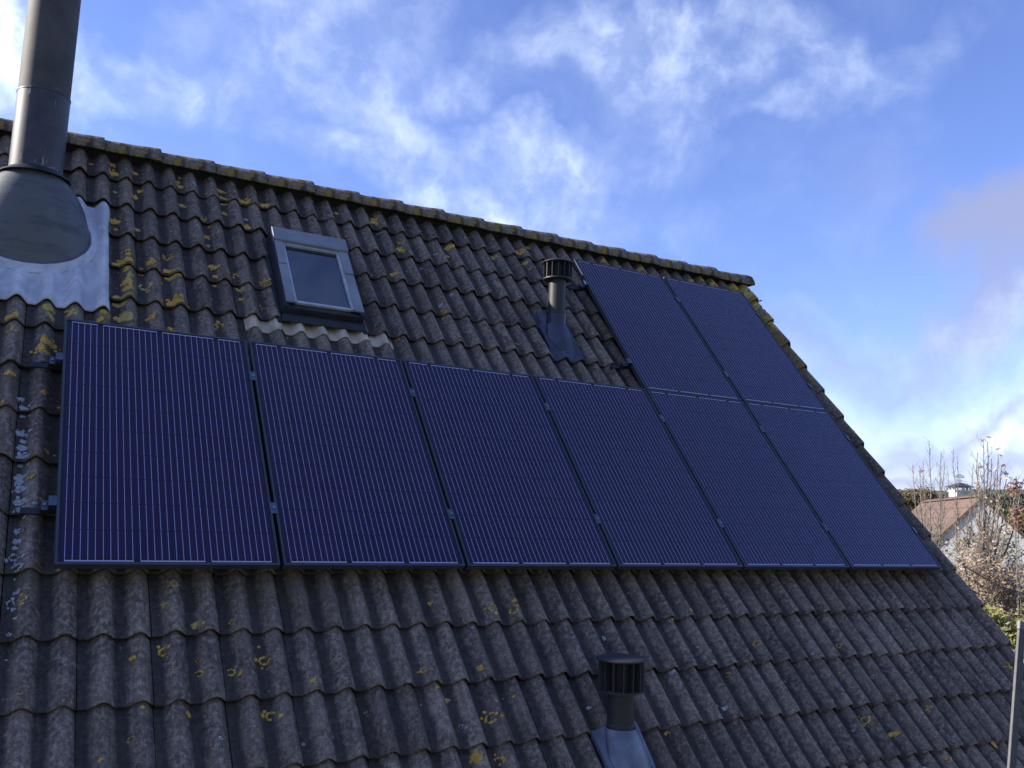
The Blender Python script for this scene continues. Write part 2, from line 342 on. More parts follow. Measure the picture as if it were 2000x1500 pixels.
def pantile_mat():
    x, t = mat('brown_roof_tiles'); tc = t.n('ShaderNodeTexCoord').outputs['Object']
    X, Y, Z = t.sep(tc)
    r = t.math('FRACT', t.math('DIVIDE', Y, 0.33)); c_ = t.math('FRACT', t.math('DIVIDE', X, 0.25))
    ln = t.math('MAXIMUM', t.math('LESS_THAN', r, 0.14), t.math('MULTIPLY', t.math('LESS_THAN', c_, 0.15), 0.5))
    c = t.mix(t.mr(t.noise(tc, 1.6, 6, 0.65), 0.3, 0.7), (0.13, 0.078, 0.060), (0.20, 0.125, 0.095))
    c = t.mix(t.mr(t.noise(tc, 18, 3, 0.6), 0.4, 0.7), c, (0.20, 0.14, 0.10))
    c = t.mix(t.math('MULTIPLY', ln, 0.5), c, (0.07, 0.04, 0.03))
    hh = t.math('ADD', r, t.math('SINE', t.math('MULTIPLY', c_, 6.283)))
    setp(t, base=c, rough=0.85, normal=t.bump(hh, 0.5, 0.03)); return x
M['pantile'] = pantile_mat()
M['slate'] = simple('dark_slate', (0.045, 0.047, 0.065), 0.6)
M['whitepaint'] = simple('cream_paint', (0.66, 0.66, 0.58), 0.6, var=0.12, scale=2)
M['iron'] = simple('black_iron', (0.04, 0.045, 0.06), 0.5)
M['bark'] = simple('grey_brown_bark', (0.21, 0.18, 0.155), 0.9, var=0.3, scale=20)
def leaf_mat(name, stops):
    x, t = mat(name); isl = t.n('ShaderNodeNewGeometry').outputs['Random Per Island']
    c = t.ramp(isl, stops); setp(t, base=c, rough=0.65)
    tl = t.n('ShaderNodeBsdfTranslucent'); t.L.new(c, tl.inputs[0]); mx = t.n('ShaderNodeMixShader'); mx.inputs[0].default_value = 0.35
    t.L.new(t.p.outputs[0], mx.inputs[1]); t.L.new(tl.outputs[0], mx.inputs[2]); t.L.new(mx.outputs[0], t.o.inputs[0]); return x
M['leaf_pink'] = leaf_mat('autumn_leaves', [(0.0, (0.50, 0.32, 0.31)), (0.25, (0.60, 0.48, 0.46)), (0.45, (0.48, 0.27, 0.13)), (0.6, (0.50, 0.40, 0.16)), (0.8, (0.66, 0.62, 0.54)), (1.0, (0.38, 0.38, 0.14))])
M['leaf_red'] = leaf_mat('russet_leaves', [(0.0, (0.30, 0.12, 0.07)), (0.5, (0.22, 0.16, 0.12)), (1.0, (0.42, 0.16, 0.14))])
M['leaf_yel'] = leaf_mat('yellow_green_leaves', [(0.0, (0.24, 0.26, 0.05)), (0.4, (0.34, 0.33, 0.09)), (0.7, (0.18, 0.18, 0.06)), (1.0, (0.48, 0.46, 0.30))])
M['leaf_olive'] = leaf_mat('olive_leaves', [(0.0, (0.13, 0.13, 0.05)), (0.5, (0.20, 0.18, 0.08)), (1.0, (0.26, 0.17, 0.09))])
M['leaf_green'] = leaf_mat('green_leaves', [(0.0, (0.10, 0.14, 0.035)), (0.5, (0.17, 0.21, 0.05)), (1.0, (0.22, 0.25, 0.09))])
M['leaf_dark'] = leaf_mat('dark_far_leaves', [(0.0, (0.08, 0.11, 0.07)), (0.5, (0.12, 0.14, 0.085)), (1.0, (0.18, 0.165, 0.12))])
M['grass'] = simple('grass', (0.07, 0.10, 0.03), 0.9, var=0.4, scale=0.7, c2=(0.13, 0.13, 0.05), bump=0.6)
M['yleaf'] = simple('fallen_leaf', (0.62, 0.36, 0.06), 0.6, var=0.2, scale=60)
# ------------------------------------------------------------------ mesh helpers
class MB:
    def __init__(s): s.v = []; s.f = []; s.mi = []
    def add(s, vs, fs, mi=0):
        o = len(s.v); s.v += [tuple(p) for p in vs]; s.f += [tuple(i + o for i in f) for f in fs]; s.mi += [mi] * len(fs)
    def box(s, a, b, mi=0):
        x0, y0, z0 = a; x1, y1, z1 = b
        s.add([(x0, y0, z0), (x1, y0, z0), (x1, y1, z0), (x0, y1, z0), (x0, y0, z1), (x1, y0, z1), (x1, y1, z1), (x0, y1, z1)],
              [(0, 3, 2, 1), (4, 5, 6, 7), (0, 1, 5, 4), (1, 2, 6, 5), (2, 3, 7, 6), (3, 0, 4, 7)], mi)
    def grid(s, pts, closed=False, mi=0, flip=False):
        """pts[i][j]; closed wraps j"""
        n = len(pts); k = len(pts[0]); vs = [p for r in pts for p in r]; fs = []
        for i in range(n - 1):
            for j in range(k if closed else k - 1):
                q = (i * k + j, i * k + (j + 1) % k, (i + 1) * k + (j + 1) % k, (i + 1) * k + j)
                fs.append(q[::-1] if flip else q)
        s.add(vs, fs, mi)
    def lathe(s, prof, seg=40, c=(0, 0, 0), cap0=False, cap1=False):
        pts = [[(c[0] + r * math.cos(2 * math.pi * j / seg), c[1] + r * math.sin(2 * math.pi * j / seg), c[2] + z) for j in range(seg)] for r, z in prof]
        s.grid(pts, True)
        if cap0: s.add(pts[0], [tuple(range(seg))[::-1]])
        if cap1: s.add(pts[-1], [tuple(range(seg))])
    def tube(s, pts, rs, seg=5):
        n = len(pts); rings = []
        for i in range(n):
            d = (pts[min(i + 1, n - 1)] - pts[max(i - 1, 0)])
            d = d.normalized() if d.length > 1e-6 else Vector((0, 0, 1))
            a = d.orthogonal().normalized() if i == 0 else (a - d * a.dot(d)).normalized()
            b = d.cross(a)
            rings.append([tuple(pts[i] + (a * math.cos(2 * math.pi * j / seg) + b * math.sin(2 * math.pi * j / seg)) * rs[i]) for j in range(seg)])
        s.grid(rings, True, flip=False)
        s.add(rings[-1], [tuple(range(seg))])
    def build(s, name, mt, parent=None, smooth=False, loc=(0, 0, 0), bevel=0):
        me = D.meshes.new(name); me.from_pydata(s.v, [], s.f); me.update()
        for q in (mt if isinstance(mt, list) else [mt]): me.materials.append(M[q])
        if isinstance(mt, list): me.polygons.foreach_set('material_index', s.mi)
        if smooth: me.polygons.foreach_set('use_smooth', [True] * len(me.polygons))
        o = D.objects.new(name, me); COL.objects.link(o); o.location = loc
        if parent: o.parent = parent
        if bevel:
            bv = o.modifiers.new('bevel', 'BEVEL'); bv.width = bevel; bv.segments = 2; bv.limit_method = 'ANGLE'
        return o
def autosmooth(o, ang=40):
    me = o.data; me.polygons.foreach_set('use_smooth', [True] * len(me.polygons))
    me.set_sharp_from_angle(angle=rad(ang)) if hasattr(me, 'set_sharp_from_angle') else None
def tag(o, label=None, cat=None, group=None, kind=None):
    for k, v in (('label', label), ('category', cat), ('group', group), ('kind', kind)):
        if v: o[k] = v
    return o
def empty(name, loc, rx=0.0, rz=0.0):
    o = D.objects.new(name, None); COL.objects.link(o); o.location = loc; o.rotation_euler = (rx, 0, rz); o.empty_display_size = 0.2
    return o
GROUND = -6.3

# ------------------------------------------------------------------ tiled roof surface
TW, ROW, J0, V0 = 0.302, 0.335, 0.115, 0.05
N0, H, T = -0.172, 0.050, 0.032
def prof(u):
    s = abs(((u - (J0 - 0.052)) / (TW / 2) + 0.5) % 1.0 - 0.5) * TW / 2      # distance from the crest of the roll
    x = min(1.0, s / 0.056)
    return (0.5 + 0.5 * math.cos(math.pi * x)) ** 0.72
def course(v):
    j = math.floor((v - V0) / ROW); return j, (v - V0) / ROW - j
def hsurf(u, v):
    j, fr = course(v); return N0 + H * prof(u) + T * (1 - fr)
def over(u): return N0 + H * prof(u) + T
HOLE = (1.323, 1.885, 2.06, 2.93)
VTOP = 3.70
C0, C1 = -12, 20          # tile columns
R0, R1 = -7, 10           # courses
house = empty('house', (1.5, 3.0, GROUND))
tag(house, 'house with the dark concrete tiled roof that carries the solar panels', 'house')
hb = house.location
roof_rot = empty('roof', Vector((0, 0, 0)) - hb, TH)   # replaced by a mesh below
D.objects.remove(roof_rot)
mb = MB()
LASTROLL = J0 + TW * (C1 + 1) - 0.052
def lift(u):                # the verge roll stands a little higher than the others
    d = (u - (LASTROLL - 0.065)) / 0.03
    return 0.018 * max(0, min(1, d))
def tile(ua, ub, va, vb, vlow, rj, first=False, vg=False):
    nu = 32; us = [ua + (ub - ua) * i / nu for i in range(nu + 1)]
    L = vb - va
    vsamp = [va + 0.004, va + 0.012, va + 0.05] + [va + 0.05 + (L - 0.05) * k / 4 for k in range(1, 5)]
    dn, dt, dv, du = rj
    def n(u, v):
        fr = (v - vlow) / ROW
        return N0 + H * prof(u) + T * (1 - fr) + dn + dt * (u - ua) / TW + (lift(u) if vg else 0)
    rows = [[(u + du, va + dv + 0.055, n(u, va) - 0.036) for u in us], [(u + du, va + dv + 0.020, n(u, va) - 0.019) for u in us], [(u + du, va + dv + 0.002, n(u, va) - 0.014) for u in us], [(u + du, va + dv, n(u, va) - 0.007) for u in us]]
    for k, v in enumerate(vsamp):
        rows.append([(u + du, v + dv, n(u, v) - (0.0025 if k == 0 else 0)) for u in us])
    mb.grid(rows)
    # edges
    for e, fl in ((0, True), (-1, False)):
        dep = 0.12 if (vg and e == -1) else 0.02
        if vg and e == -1:
            side = [[r[e] for r in rows[1:]], [(r[e][0] + 0.012, r[e][1], r[e][2] - 0.02) for r in rows[1:]], [(r[e][0] + 0.014, r[e][1], r[e][2] - dep) for r in rows[1:]]]
        else:
            side = [[r[e] for r in rows[1:]], [(r[e][0], r[e][1], r[e][2] - dep) for r in rows[1:]]]
        mb.grid(side, flip=not fl)
random.seed(11)
verge_mb = MB(); main_mb = mb
for j in range(R0, R1 + 1):
    vl = V0 + ROW * j; vb = min(vl + ROW + 0.035, VTOP + 0.03)
    for c in range(C0, C1 + 1):
        ua = J0 + TW * c + 0.002; ub = ua + TW - 0.0035
        rj = (random.uniform(-.003, .003), random.uniform(-.006, .006), random.uniform(-.006, .006), random.uniform(-.001, .001))
        va = vl
        if ub > HOLE[0] and ua < HOLE[1] and vl + ROW / 2 > HOLE[2] and vl < HOLE[3] - 0.03:
            if vl + ROW > HOLE[3] and vl < HOLE[3]: va = HOLE[3]
            elif ub > HOLE[1] + 0.01: ua = HOLE[1] + 0.003
            else: continue
        if c == C1:
            mb = verge_mb; tile(ua, ub + 0.003, va, vb, vl, rj, vg=True); mb = main_mb
        else:
            tile(ua, ub, va, vb, vl, rj)
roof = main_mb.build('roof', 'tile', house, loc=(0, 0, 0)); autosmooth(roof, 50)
roof.location = Vector((0, 0, 0)) - hb; roof.rotation_euler = (TH, 0, 0)
roof['label'] = 'weathered dark concrete tile roof speckled with lichen'
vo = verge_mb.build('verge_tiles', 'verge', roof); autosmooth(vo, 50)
vo['label'] = 'row of lichen-crusted edge tiles down the right gable'
# underlay and battens behind the tiles, hidden except through the joints
ul = MB(); ul.box((J0 + TW * C0, V0 + ROW * R0 + 0.03, N0 - 0.075), (HOLE[0] - 0.02, VTOP, N0 - 0.035)); ul.box((HOLE[1] + 0.012, V0 + ROW * R0 + 0.03, N0 - 0.075), (J0 + TW * (C1 + 1) - 0.02, VTOP, N0 - 0.035))
ul.box((HOLE[0] - 0.02, V0 + ROW * R0 + 0.03, N0 - 0.075), (HOLE[1] + 0.012, HOLE[2] - 0.0, N0 - 0.035)); ul.box((HOLE[0] - 0.02, HOLE[3] - 0.02, N0 - 0.075), (HOLE[1] + 0.012, VTOP, N0 - 0.035))
ul.build('underlay', 'under', roof)

# ridge: half-round caps, each one collared over the next
UEND = J0 + TW * (C1 + 1)
RY, RZ = 2.50, 2.742
def ridge_cap(u0, u1, last=False):
    b = MB(); L = u1 - u0
    prs = [(-0.045, 0.90), (0.0, 0.915), (L * 0.35, 0.965), (L * 0.7, 1.02), (L - 0.07, 1.06), (L - 0.02, 1.09), (L - 0.004, 1.07), (L, 1.04)]
    if last: prs[-1] = (L + 0.03, 1.06)
    rings = []
    for s_, k in prs:
        r = 0.115 * k; ring = []
        for a in range(0, 19):
            t = math.pi * a / 18; x = math.cos(t); z = math.sin(t)
            w = 0.004 * (noise.noise(Vector((u0 + s_, a * .35, 3))))
            ring.append((s_, -x * (r + w), z * (r + w) * 1.0))
        rings.append(ring)
    b.grid(rings, flip=True)
    # thickness at the collar end and inner face
    inn = [[(p[0], p[1] * 0.86, p[2] * 0.86 - 0.002) for p in r] for r in rings]
    b.grid(inn)
    b.grid([rings[-1], inn[-1]], flip=True); b.grid([rings[0], inn[0]])
    for side in (0, -1): b.grid([[r[side] for r in rings], [r[side] for r in inn]], flip=(side == 0))
    if last: b.add(rings[-1], [tuple(range(len(rings[-1])))[::-1]])
    return b
edge0 = 0.212 - 0.387 * 9
k = 0; u = edge0; random.seed(4)
inv = Matrix.Rotation(-TH, 4, 'X')
while u < 6.40:
    u1 = u + 0.387; last = u1 > 6.39
    if last: u1 = UEND + 0.02
    q = ridge_cap(u, u1, last).build('ridge_tile', 'ridge', roof); autosmooth(q, 45)
    q.matrix_local = inv @ Matrix.Translation((u, RY, RZ + random.uniform(-.003, .003))) @ Matrix.Rotation(random.uniform(-.012, .012), 4, 'Y')
    u = u1
fl = MB()
for (u_a, u_b) in ((J0 + TW * C0, UEND - 0.01),):
    nseg = 900; top = []; bot = []
    for i in range(nseg + 1):
        uu = u_a + (u_b - u_a) * i / nseg; rib = 0.004 * (1 if i % 2 else -1)
        top.append((uu, 3.69, -0.055)); bot.append((uu, 3.668 + rib - 0.01 * prof(uu), N0 + H * prof(uu) - 0.005))
    fl.grid([bot, top])
fl.build('ridge_filler', 'mortar', roof)

# back slope, walls, gutter
bs = MB(); y0 = 2.50; z0 = 2.80; run = 4.6
bs.add([(J0 + TW * C0 - hb.x, y0 - hb.y, z0 - hb.z), (UEND - hb.x, y0 - hb.y, z0 - hb.z), (UEND - hb.x, y0 + run - hb.y, z0 - run * 1.19 - hb.z), (J0 + TW * C0 - hb.x, y0 + run - hb.y, z0 - run * 1.19 - hb.z)], [(0, 1, 2, 3), (3, 2, 1, 0)])
bs.build('back_roof_slope', 'tile', house)
eY, eZ = (W(0, V0 + ROW * R0, N0 - 0.08))[1:]
wl = MB(); xa = J0 + TW * C0 + 0.05; xb = UEND - 0.06; yf = eY + 0.35; yb = 2 * y0 - yf; zt = eZ + 0.35 * 1.19 - 0.06
def L_(x, y, z): return (x - hb.x, y - hb.y, z - hb.z)
for (p, q) in (((xa, yf), (xb, yf)), ((xb, yb), (xa, yb))):
    wl.add([L_(p[0], p[1], GROUND), L_(q[0], q[1], GROUND), L_(q[0], q[1], zt), L_(p[0], p[1], zt)], [(0, 1, 2, 3)])
for x, o_ in ((xb, 1), (xa, -1)):
    vs = [L_(x, yf, GROUND), L_(x, yb, GROUND), L_(x, yb, zt), L_(x, y0, z0 - 0.18), L_(x, yf, zt)]
    wl.add(vs, [(0, 1, 2, 3, 4) if o_ > 0 else (4, 3, 2, 1, 0)])
wl.build('wall', 'brick', house)
gt = MB(); pts = []
for i in range(2):
    x = (xa - .1, UEND)[i]
    pts.append([L_(x, eY - 0.02 - 0.065 + 0.065 * math.cos(math.pi * a / 10), eZ - 0.02 - 0.065 * math.sin(math.pi * a / 10)) for a in range(11)])
gt.grid(pts); gt.grid(pts, flip=True); gt.build('gutter', 'gutter', house)

# lichen crusts: thin irregular patches that follow the tiles
LICH = [(0.283,3.482,0.0376,'O'),(0.435,3.542,0.0255,'O'),(0.461,3.338,0.0208,'O'),(0.298,3.258,0.0163,'Y'),(0.421,3.239,0.0288,'O'),(0.14,3.552,0.0166,'O'),(0.281,3.61,0.0211,'O'),(0.286,2.896,0.0314,'O'),(0.294,2.799,0.0156,'O'),(0.425,2.84,0.0197,'O'),(0.728,3.471,0.0258,'O'),(0.728,3.54,0.0173,'O'),(0.741,3.243,0.0253,'Y'),(0.898,3.097,0.0378,'O'),(0.887,2.901,0.0206,'O'),(0.886,2.786,0.0163,'Y'),(0.903,2.564,0.0279,'O'),(0.911,2.447,0.0197,'O'),(0.906,2.38,0.0156,'O'),(1.034,3.53,0.0266,'O'),(1.042,3.403,0.0306,'Y'),(1.197,3.437,0.04,'O'),(1.033,3.246,0.0215,'O'),(1.196,3.098,0.0258,'O'),(1.193,3.214,0.0174,'W'),(1.051,2.501,0.024,'r'),(1.069,2.371,0.0237,'Y'),(1.065,2.256,0.0195,'O'),(0.901,1.966,0.0298,'r'),(0.339,2.41,0.0449,'O'),(0.359,2.491,0.0189,'O'),(0.357,2.54,0.0152,'O'),(0.615,2.398,0.0458,'O'),(0.607,2.583,0.0273,'r'),(0.494,2.447,0.0304,'O'),(0.613,2.099,0.048,'O'),(0.46,2.237,0.0444,'r'),(0.371,2.292,0.0259,'Y'),(0.346,2.223,0.0366,'O'),(0.35,2.143,0.0327,'O'),(0.314,2.06,0.0466,'Y'),(0.321,1.902,0.0458,'Y'),(0.222,1.885,0.0244,'O'),(0.197,1.82,0.0241,'O'),(0.48,1.926,0.0251,'O'),(0.046,1.848,0.0409,'O'),(0.095,1.844,0.0137,'Y'),(-0.064,1.793,0.0201,'O'),(-0.083,1.875,0.0304,'Y'),(-0.252,1.744,0.0295,'O'),(-0.246,1.65,0.0259,'O'),(0.599,1.86,0.0215,'O'),(-0.234,1.303,0.0217,'O'),(-0.264,1.072,0.0119,'O'),(-0.218,0.804,0.0144,'W'),(-0.07,1.585,0.0424,'O'),(-0.11,1.51,0.029,'O'),(-0.066,1.48,0.0161,'O'),(-0.074,1.171,0.0185,'O'),(-0.045,0.775,0.0147,'O'),(-0.11,0.6,0.0142,'O'),(-0.058,0.457,0.0112,'O'),(-0.084,0.412,0.0138,'W'),(0.003,1.102,0.0092,'O'),(-0.162,1.07,0.0272,'W'),(-0.178,1.146,0.0183,'W'),(-0.159,0.914,0.0266,'W'),(-0.151,0.852,0.0176,'W'),(-0.155,0.803,0.0233,'W'),(-0.149,0.729,0.0288,'W'),(-0.155,0.629,0.0227,'W'),(-0.153,0.597,0.0226,'W'),(-0.151,0.543,0.0252,'W'),(-0.148,0.458,0.0249,'W'),(-0.141,0.403,0.022,'W'),(-0.146,0.298,0.0162,'W'),(-0.147,0.234,0.0187,'W'),(-0.153,0.196,0.0133,'W'),(-0.152,0.14,0.0263,'s'),(-0.138,0.079,0.0261,'s'),(-0.134,-0.04,0.0154,'W'),(-0.152,-0.095,0.0202,'s'),(-0.139,-0.129,0.0126,'W'),(-0.131,-0.185,0.01,'W'),(-0.15,-0.259,0.0099,'W'),(-0.147,-0.37,0.0097,'W'),(-0.145,-0.558,0.0117,'s'),(-0.109,-0.096,0.0204,'r'),(0.475,-0.125,0.0136,'Y'),(0.48,-0.166,0.0135,'r'),(0.612,-0.238,0.0217,'Y'),(0.775,-0.232,0.0166,'r'),(0.523,-0.023,0.0222,'r'),(0.47,-0.36,0.0288,'r'),(0.337,-0.399,0.0128,'O'),(0.354,-0.365,0.0129,'r'),(0.616,-0.413,0.0158,'r'),(0.611,-0.482,0.0209,'r'),(0.752,-0.482,0.0239,'r'),(0.789,-0.503,0.0106,'O'),(0.908,-0.431,0.0299,'r'),(1.103,-0.576,0.0163,'Y'),(0.911,-0.704,0.0287,'r'),(0.323,-0.767,0.0168,'r'),(-0.097,-0.551,0.0118,'r'),(-0.048,-0.502,0.0096,'r'),(0.668,-0.815,0.0099,'W'),(1.237,-0.458,0.0141,'r'),(0.206,-0.861,0.0116,'O'),(1.828,-0.14,0.0125,'O'),(2.177,-0.205,0.0289,'r'),(2.305,-0.218,0.0228,'r'),(2.327,-0.155,0.0131,'O'),(2.446,-0.369,0.0194,'O'),(1.688,-0.538,0.0205,'r'),(1.998,-0.553,0.0151,'O'),(2.312,-0.559,0.0155,'r'),(1.361,-0.729,0.0192,'r'),(1.984,-0.814,0.0348,'r'),(1.84,-1.006,0.0277,'O'),(1.973,-1.022,0.0281,'r'),(1.566,-0.856,0.0137,'O'),(1.732,-0.639,0.0116,'O'),(1.816,-0.837,0.0142,'s'),(2.583,-0.802,0.0124,'W'),(1.761,-0.616,0.0087,'W'),(4.69,-0.526,0.0193,'r'),(5.193,-0.697,0.0198,'O'),(4.548,-1.034,0.0289,'r'),(4.702,-1.148,0.0217,'O'),(5.148,-1.002,0.0229,'r'),(5.029,-1.351,0.0218,'r'),(6.238,-0.765,0.0255,'r'),(4.842,-0.756,0.0153,'r'),(4.401,-0.577,0.0113,'W'),(4.302,-0.917,0.0107,'W'),(3.481,-0.88,0.0167,'W'),(4.041,-1.129,0.0102,'W'),(4.826,-1.369,0.0178,'W'),(3.64,-0.667,0.0174,'r'),(3.215,-0.642,0.0134,'W'),(3.548,-0.529,0.0105,'W'),(2.866,-0.385,0.0134,'W'),(2.272,3.564,0.029,'O'),(2.262,3.517,0.0288,'Y'),(2.279,3.386,0.019,'s'),(2.417,3.191,0.033,'O'),(2.447,3.283,0.0238,'r'),(2.895,3.351,0.0346,'O'),(2.856,3.226,0.0195,'O'),(2.277,2.82,0.0226,'O'),(3.338,3.355,0.0254,'Y'),(3.628,3.483,0.0313,'O'),(3.643,3.344,0.0207,'Y'),(2.591,2.417,0.0222,'r'),(3.07,2.39,0.0183,'r'),(2.134,2.059,0.0166,'O'),(3.777,3.618,0.0213,'O'),(2.736,3.213,0.0145,'W'),(2.594,2.509,0.0135,'W'),(2.563,3.001,0.0141,'W'),(2.745,2.694,0.0138,'W'),(1.815,3.406,0.0185,'s'),(1.949,3.55,0.0189,'O'),(1.355,3.438,0.0314,'O'),(1.189,3.102,0.0258,'O'),(1.217,2.248,0.0158,'W'),(1.211,2.198,0.0235,'r'),(1.232,2.434,0.0282,'r'),(5.019,3.591,0.0285,'Y'),(4.58,3.585,0.0278,'O'),(5.819,3.616,0.0298,'O'),(5.963,3.594,0.054,'O'),(5.972,3.537,0.0359,'Y'),(6.234,3.627,0.0427,'Y'),(6.248,3.579,0.0365,'O'),(5.624,3.542,0.0235,'Y'),(6.36,3.623,0.0491,'Y'),(6.369,3.499,0.0548,'Y'),(6.444,3.457,0.0488,'O'),(6.408,3.333,0.0422,'Y'),(6.41,3.203,0.0478,'r'),(6.404,3.074,0.0474,'Y'),(6.398,2.978,0.0411,'O'),(6.446,2.872,0.0351,'r'),(5.747,0.359,0.0137,'W'),(2.214,3.567,0.0193,'Y'),(1.75,3.684,0.0236,'O'),(1.559,3.688,0.0186,'O'),(3.668,2.436,0.0144,'W'),(0.794,2.336,0.0116,'W'),(1.226,0.393,0.0032,'W'),(0.834,3.491,0.0174,'W'),(0.829,2.969,0.0124,'W'),(0.696,2.926,0.0163,'r'),(0.106,3.612,0.0125,'W')]
random.seed(21)
kinds = {'O': MB(), 'Y': MB(), 'W': MB()}
def n_at(u, v):
    return hsurf(u, v) + (lift(u) if u > 6.2 else 0)
def patch(b, u, v, r, ring=False):
    j, fr = course(v); v = min(v, V0 + ROW * (j + 1) - 0.012); v = max(v, V0 + ROW * j + 0.010)
    nseg = 12; ph = random.random() * 50; el = random.uniform(0.75, 1.2); an = random.random() * 3.14
    fr_ = (0.0, 0.35, 0.7, 0.92, 1.0) if not ring else (0.62, 0.72, 0.85, 0.95, 1.0)
    start = random.random() * 6.28; arc = 6.2832 if not ring else random.uniform(5.0, 6.8)
    m_ = nseg if arc > 6.1 else nseg - 2
    rings = []
    for k, f in enumerate(fr_):
        rr = []
        for i in range(m_):
            a = start + arc * i / (m_ if arc > 6.1 else m_ - 1)
            w = 1 + 0.30 * noise.noise(Vector((math.cos(a) * 1.6 + ph, math.sin(a) * 1.6, 0))) + 0.20 * noise.noise(Vector((math.cos(a) * 4.5 + ph, math.sin(a) * 4.5, 5)))
            x = math.cos(a) * r * f * w; y = math.sin(a) * r * f * w * el
            uu = u + x * math.cos(an) - y * math.sin(an); vv = v + x * math.sin(an) + y * math.cos(an)
            vv = min(max(vv, V0 + ROW * j + 0.006), V0 + ROW * (j + 1) - 0.004)
            hgt = 0.0045 if k < 4 else -0.002
            if ring and k == 0: hgt = -0.002
            hgt += 0.002 * noise.noise(Vector((uu * 90, vv * 90, 1)))
            n_ = N0 + H * prof(uu) + T * (1 - ((vv - V0) / ROW - j)) + (lift(uu) if uu > 6.2 else 0)
            rr.append((uu, vv, n_ + hgt))
        rings.append(rr)
    b.grid(rings, closed=arc > 6.1)
def cluster(b, u, v, r, ring):
    n = max(5, min(15, int(r / 0.0016))); a0 = random.random() * 6.28; gap = random.uniform(0, 2.2) if ring else 0
    for q in range(n):
        if ring:
            a = a0 + (6.283 - gap) * q / n + random.gauss(0, .12); d = r * random.uniform(.78, 1.0); s = r * random.uniform(.14, .30)
        else:
            a = random.random() * 6.283; d = r * math.sqrt(random.random()) * .78; s = r * random.uniform(.22, .46)
        patch(b, u + math.cos(a) * d, v + math.sin(a) * d * .9, s)
for (u, v, r, kd) in LICH:
    b = kinds['W' if kd in 'Ws' else ('Y' if kd == 'Y' else random.choice(['Y', 'O', 'O']) if kd == 'r' else 'O')]
    ring = kd in 'rs'
    cluster(b, u, v, r * (0.80 if ring else 1.10), ring)
    if r > 0.02:
        for q in range(random.randint(1, 3)):
            a = random.random() * 6.28; patch(b, u + math.cos(a) * r * 1.3, v + math.sin(a) * r * 1.3, r * random.uniform(.18, .4))
def clear(u, v):
    if -0.03 < u < 6.15 and -0.06 < v < 1.70: return False
    if 4.04 < u < 6.15 and v < 3.37 and v > 1: return False
    if 1.27 < u < 1.92 and 1.93 < v < 2.95: return False
    if u < 0.28 and 1.88 < v < 3.02: return False
    if 3.4 < u < 3.77 and 2.0 < v < 2.65: return False
    return True
for i in range(1500):
    u = random.uniform(-1.2, 6.42); v = random.uniform(-2.2, 3.62)
    left = math.exp(-max(0, u) / 1.1)
    dens = (0.05 + 0.55 * left * (1 if v > 1.6 else 0.25) + 0.25 * (1 if v > 3.2 else 0) + (0.5 if u > 6.0 and v > 1.5 else 0))
    if random.random() > dens or not clear(u, v): continue
    r = random.choice([.006, .008, .010, .013, .017]) * random.uniform(.6, 1.1)
    kd = random.choices(['O', 'Y', 'W'], [0.4, 0.35, 0.3 if v < 1 or u > 2 else 0.12])[0]
    if r > .0105 and kd != 'W': cluster(kinds[kd], u, v, r, random.random() < .3)
    else: patch(kinds[kd], u, v, r if kd != 'W' else r * 0.6)
for kd, mt, lb in (('O', 'lo', 'orange lichen crusts on the tiles'), ('Y', 'ly', 'yellow-green lichen crusts and rings'), ('W', 'lw', 'pale grey lichen spots')):
    q = kinds[kd].build('lichen', mt, roof, smooth=True); q['kind'] = 'stuff'; q['label'] = lb

# ------------------------------------------------------------------ roof window (part of the house)
def rgroup(name, parent):
    return None
sk = MB(); ua, ub, va, vb = 1.300, 1.862, 2.085, 2.925
# fixed base: four sides standing out of the roof, dark
sk.box((ua, va, -0.16), (ua + 0.03, vb, -0.012)); sk.box((ub - 0.03, va, -0.16), (ub, vb, -0.012))
sk.box((ua + 0.03, vb - 0.04, -0.16), (ub - 0.03, vb, -0.012)); sk.box((ua + 0.03, va, -0.16), (ub - 0.03, va + 0.035, -0.028))
sk.box((ua + 0.01, va - 0.012, -0.115), (ub - 0.01, va - 0.001, -0.075)); 
sw = sk.build('roof_window', 'darkcover', house, bevel=0.003); sw.location = Vector((0, 0, 0)) - hb; sw.rotation_euler = (TH, 0, 0)
sw['label'] = 'small tilted roof window in a grey metal frame'
b = MB()
for (x0, x1) in ((ua + 0.010, ua + 0.072), (ub - 0.078, ub - 0.008)):
    for (y0_, y1_, zt_, in_) in ((2.11, 2.52, 0.004, 0), (2.524, 2.80, 0.008, 0.001)):
        b = MB(); b.box((x0 + in_, y0_, -0.011), (x1 - in_, y1_, zt_)); b.build('side_cover', 'cover', sw, bevel=0.003)
b = MB()   # hood over the top: sloping lip
b.box((ua + 0.006, 2.80, 0.004), (ub - 0.004, 2.930, 0.020)); b.box((ua + 0.006, 2.786, -0.022), (ub - 0.004, 2.7995, 0.020))
b.box((ua + 0.006, 2.80, -0.03), (ua + 0.012, 2.93, 0.0035)); b.box((ub - 0.010, 2.80, -0.03), (ub - 0.004, 2.93, 0.0035))
b.build('top_cover', 'cover', sw, bevel=0.004)
b = MB(); ga, gb, gc, gd = 1.378, 1.778, 2.150, 2.772
b.box((ga - 0.005, gc - 0.02, -0.025), (ga + 0.008, gd + 0.012, -0.003)); b.box((gb - 0.010, gc - 0.02, -0.025), (gb + 0.012, gd + 0.012, -0.003))
b.box((ga + 0.008, gd, -0.025), (gb - 0.010, gd + 0.012, -0.003)); b.box((ga + 0.008, gc - 0.02, -0.032), (gb - 0.010, gc, -0.012))
b.build('sash_frame', 'trim', sw, bevel=0.002)
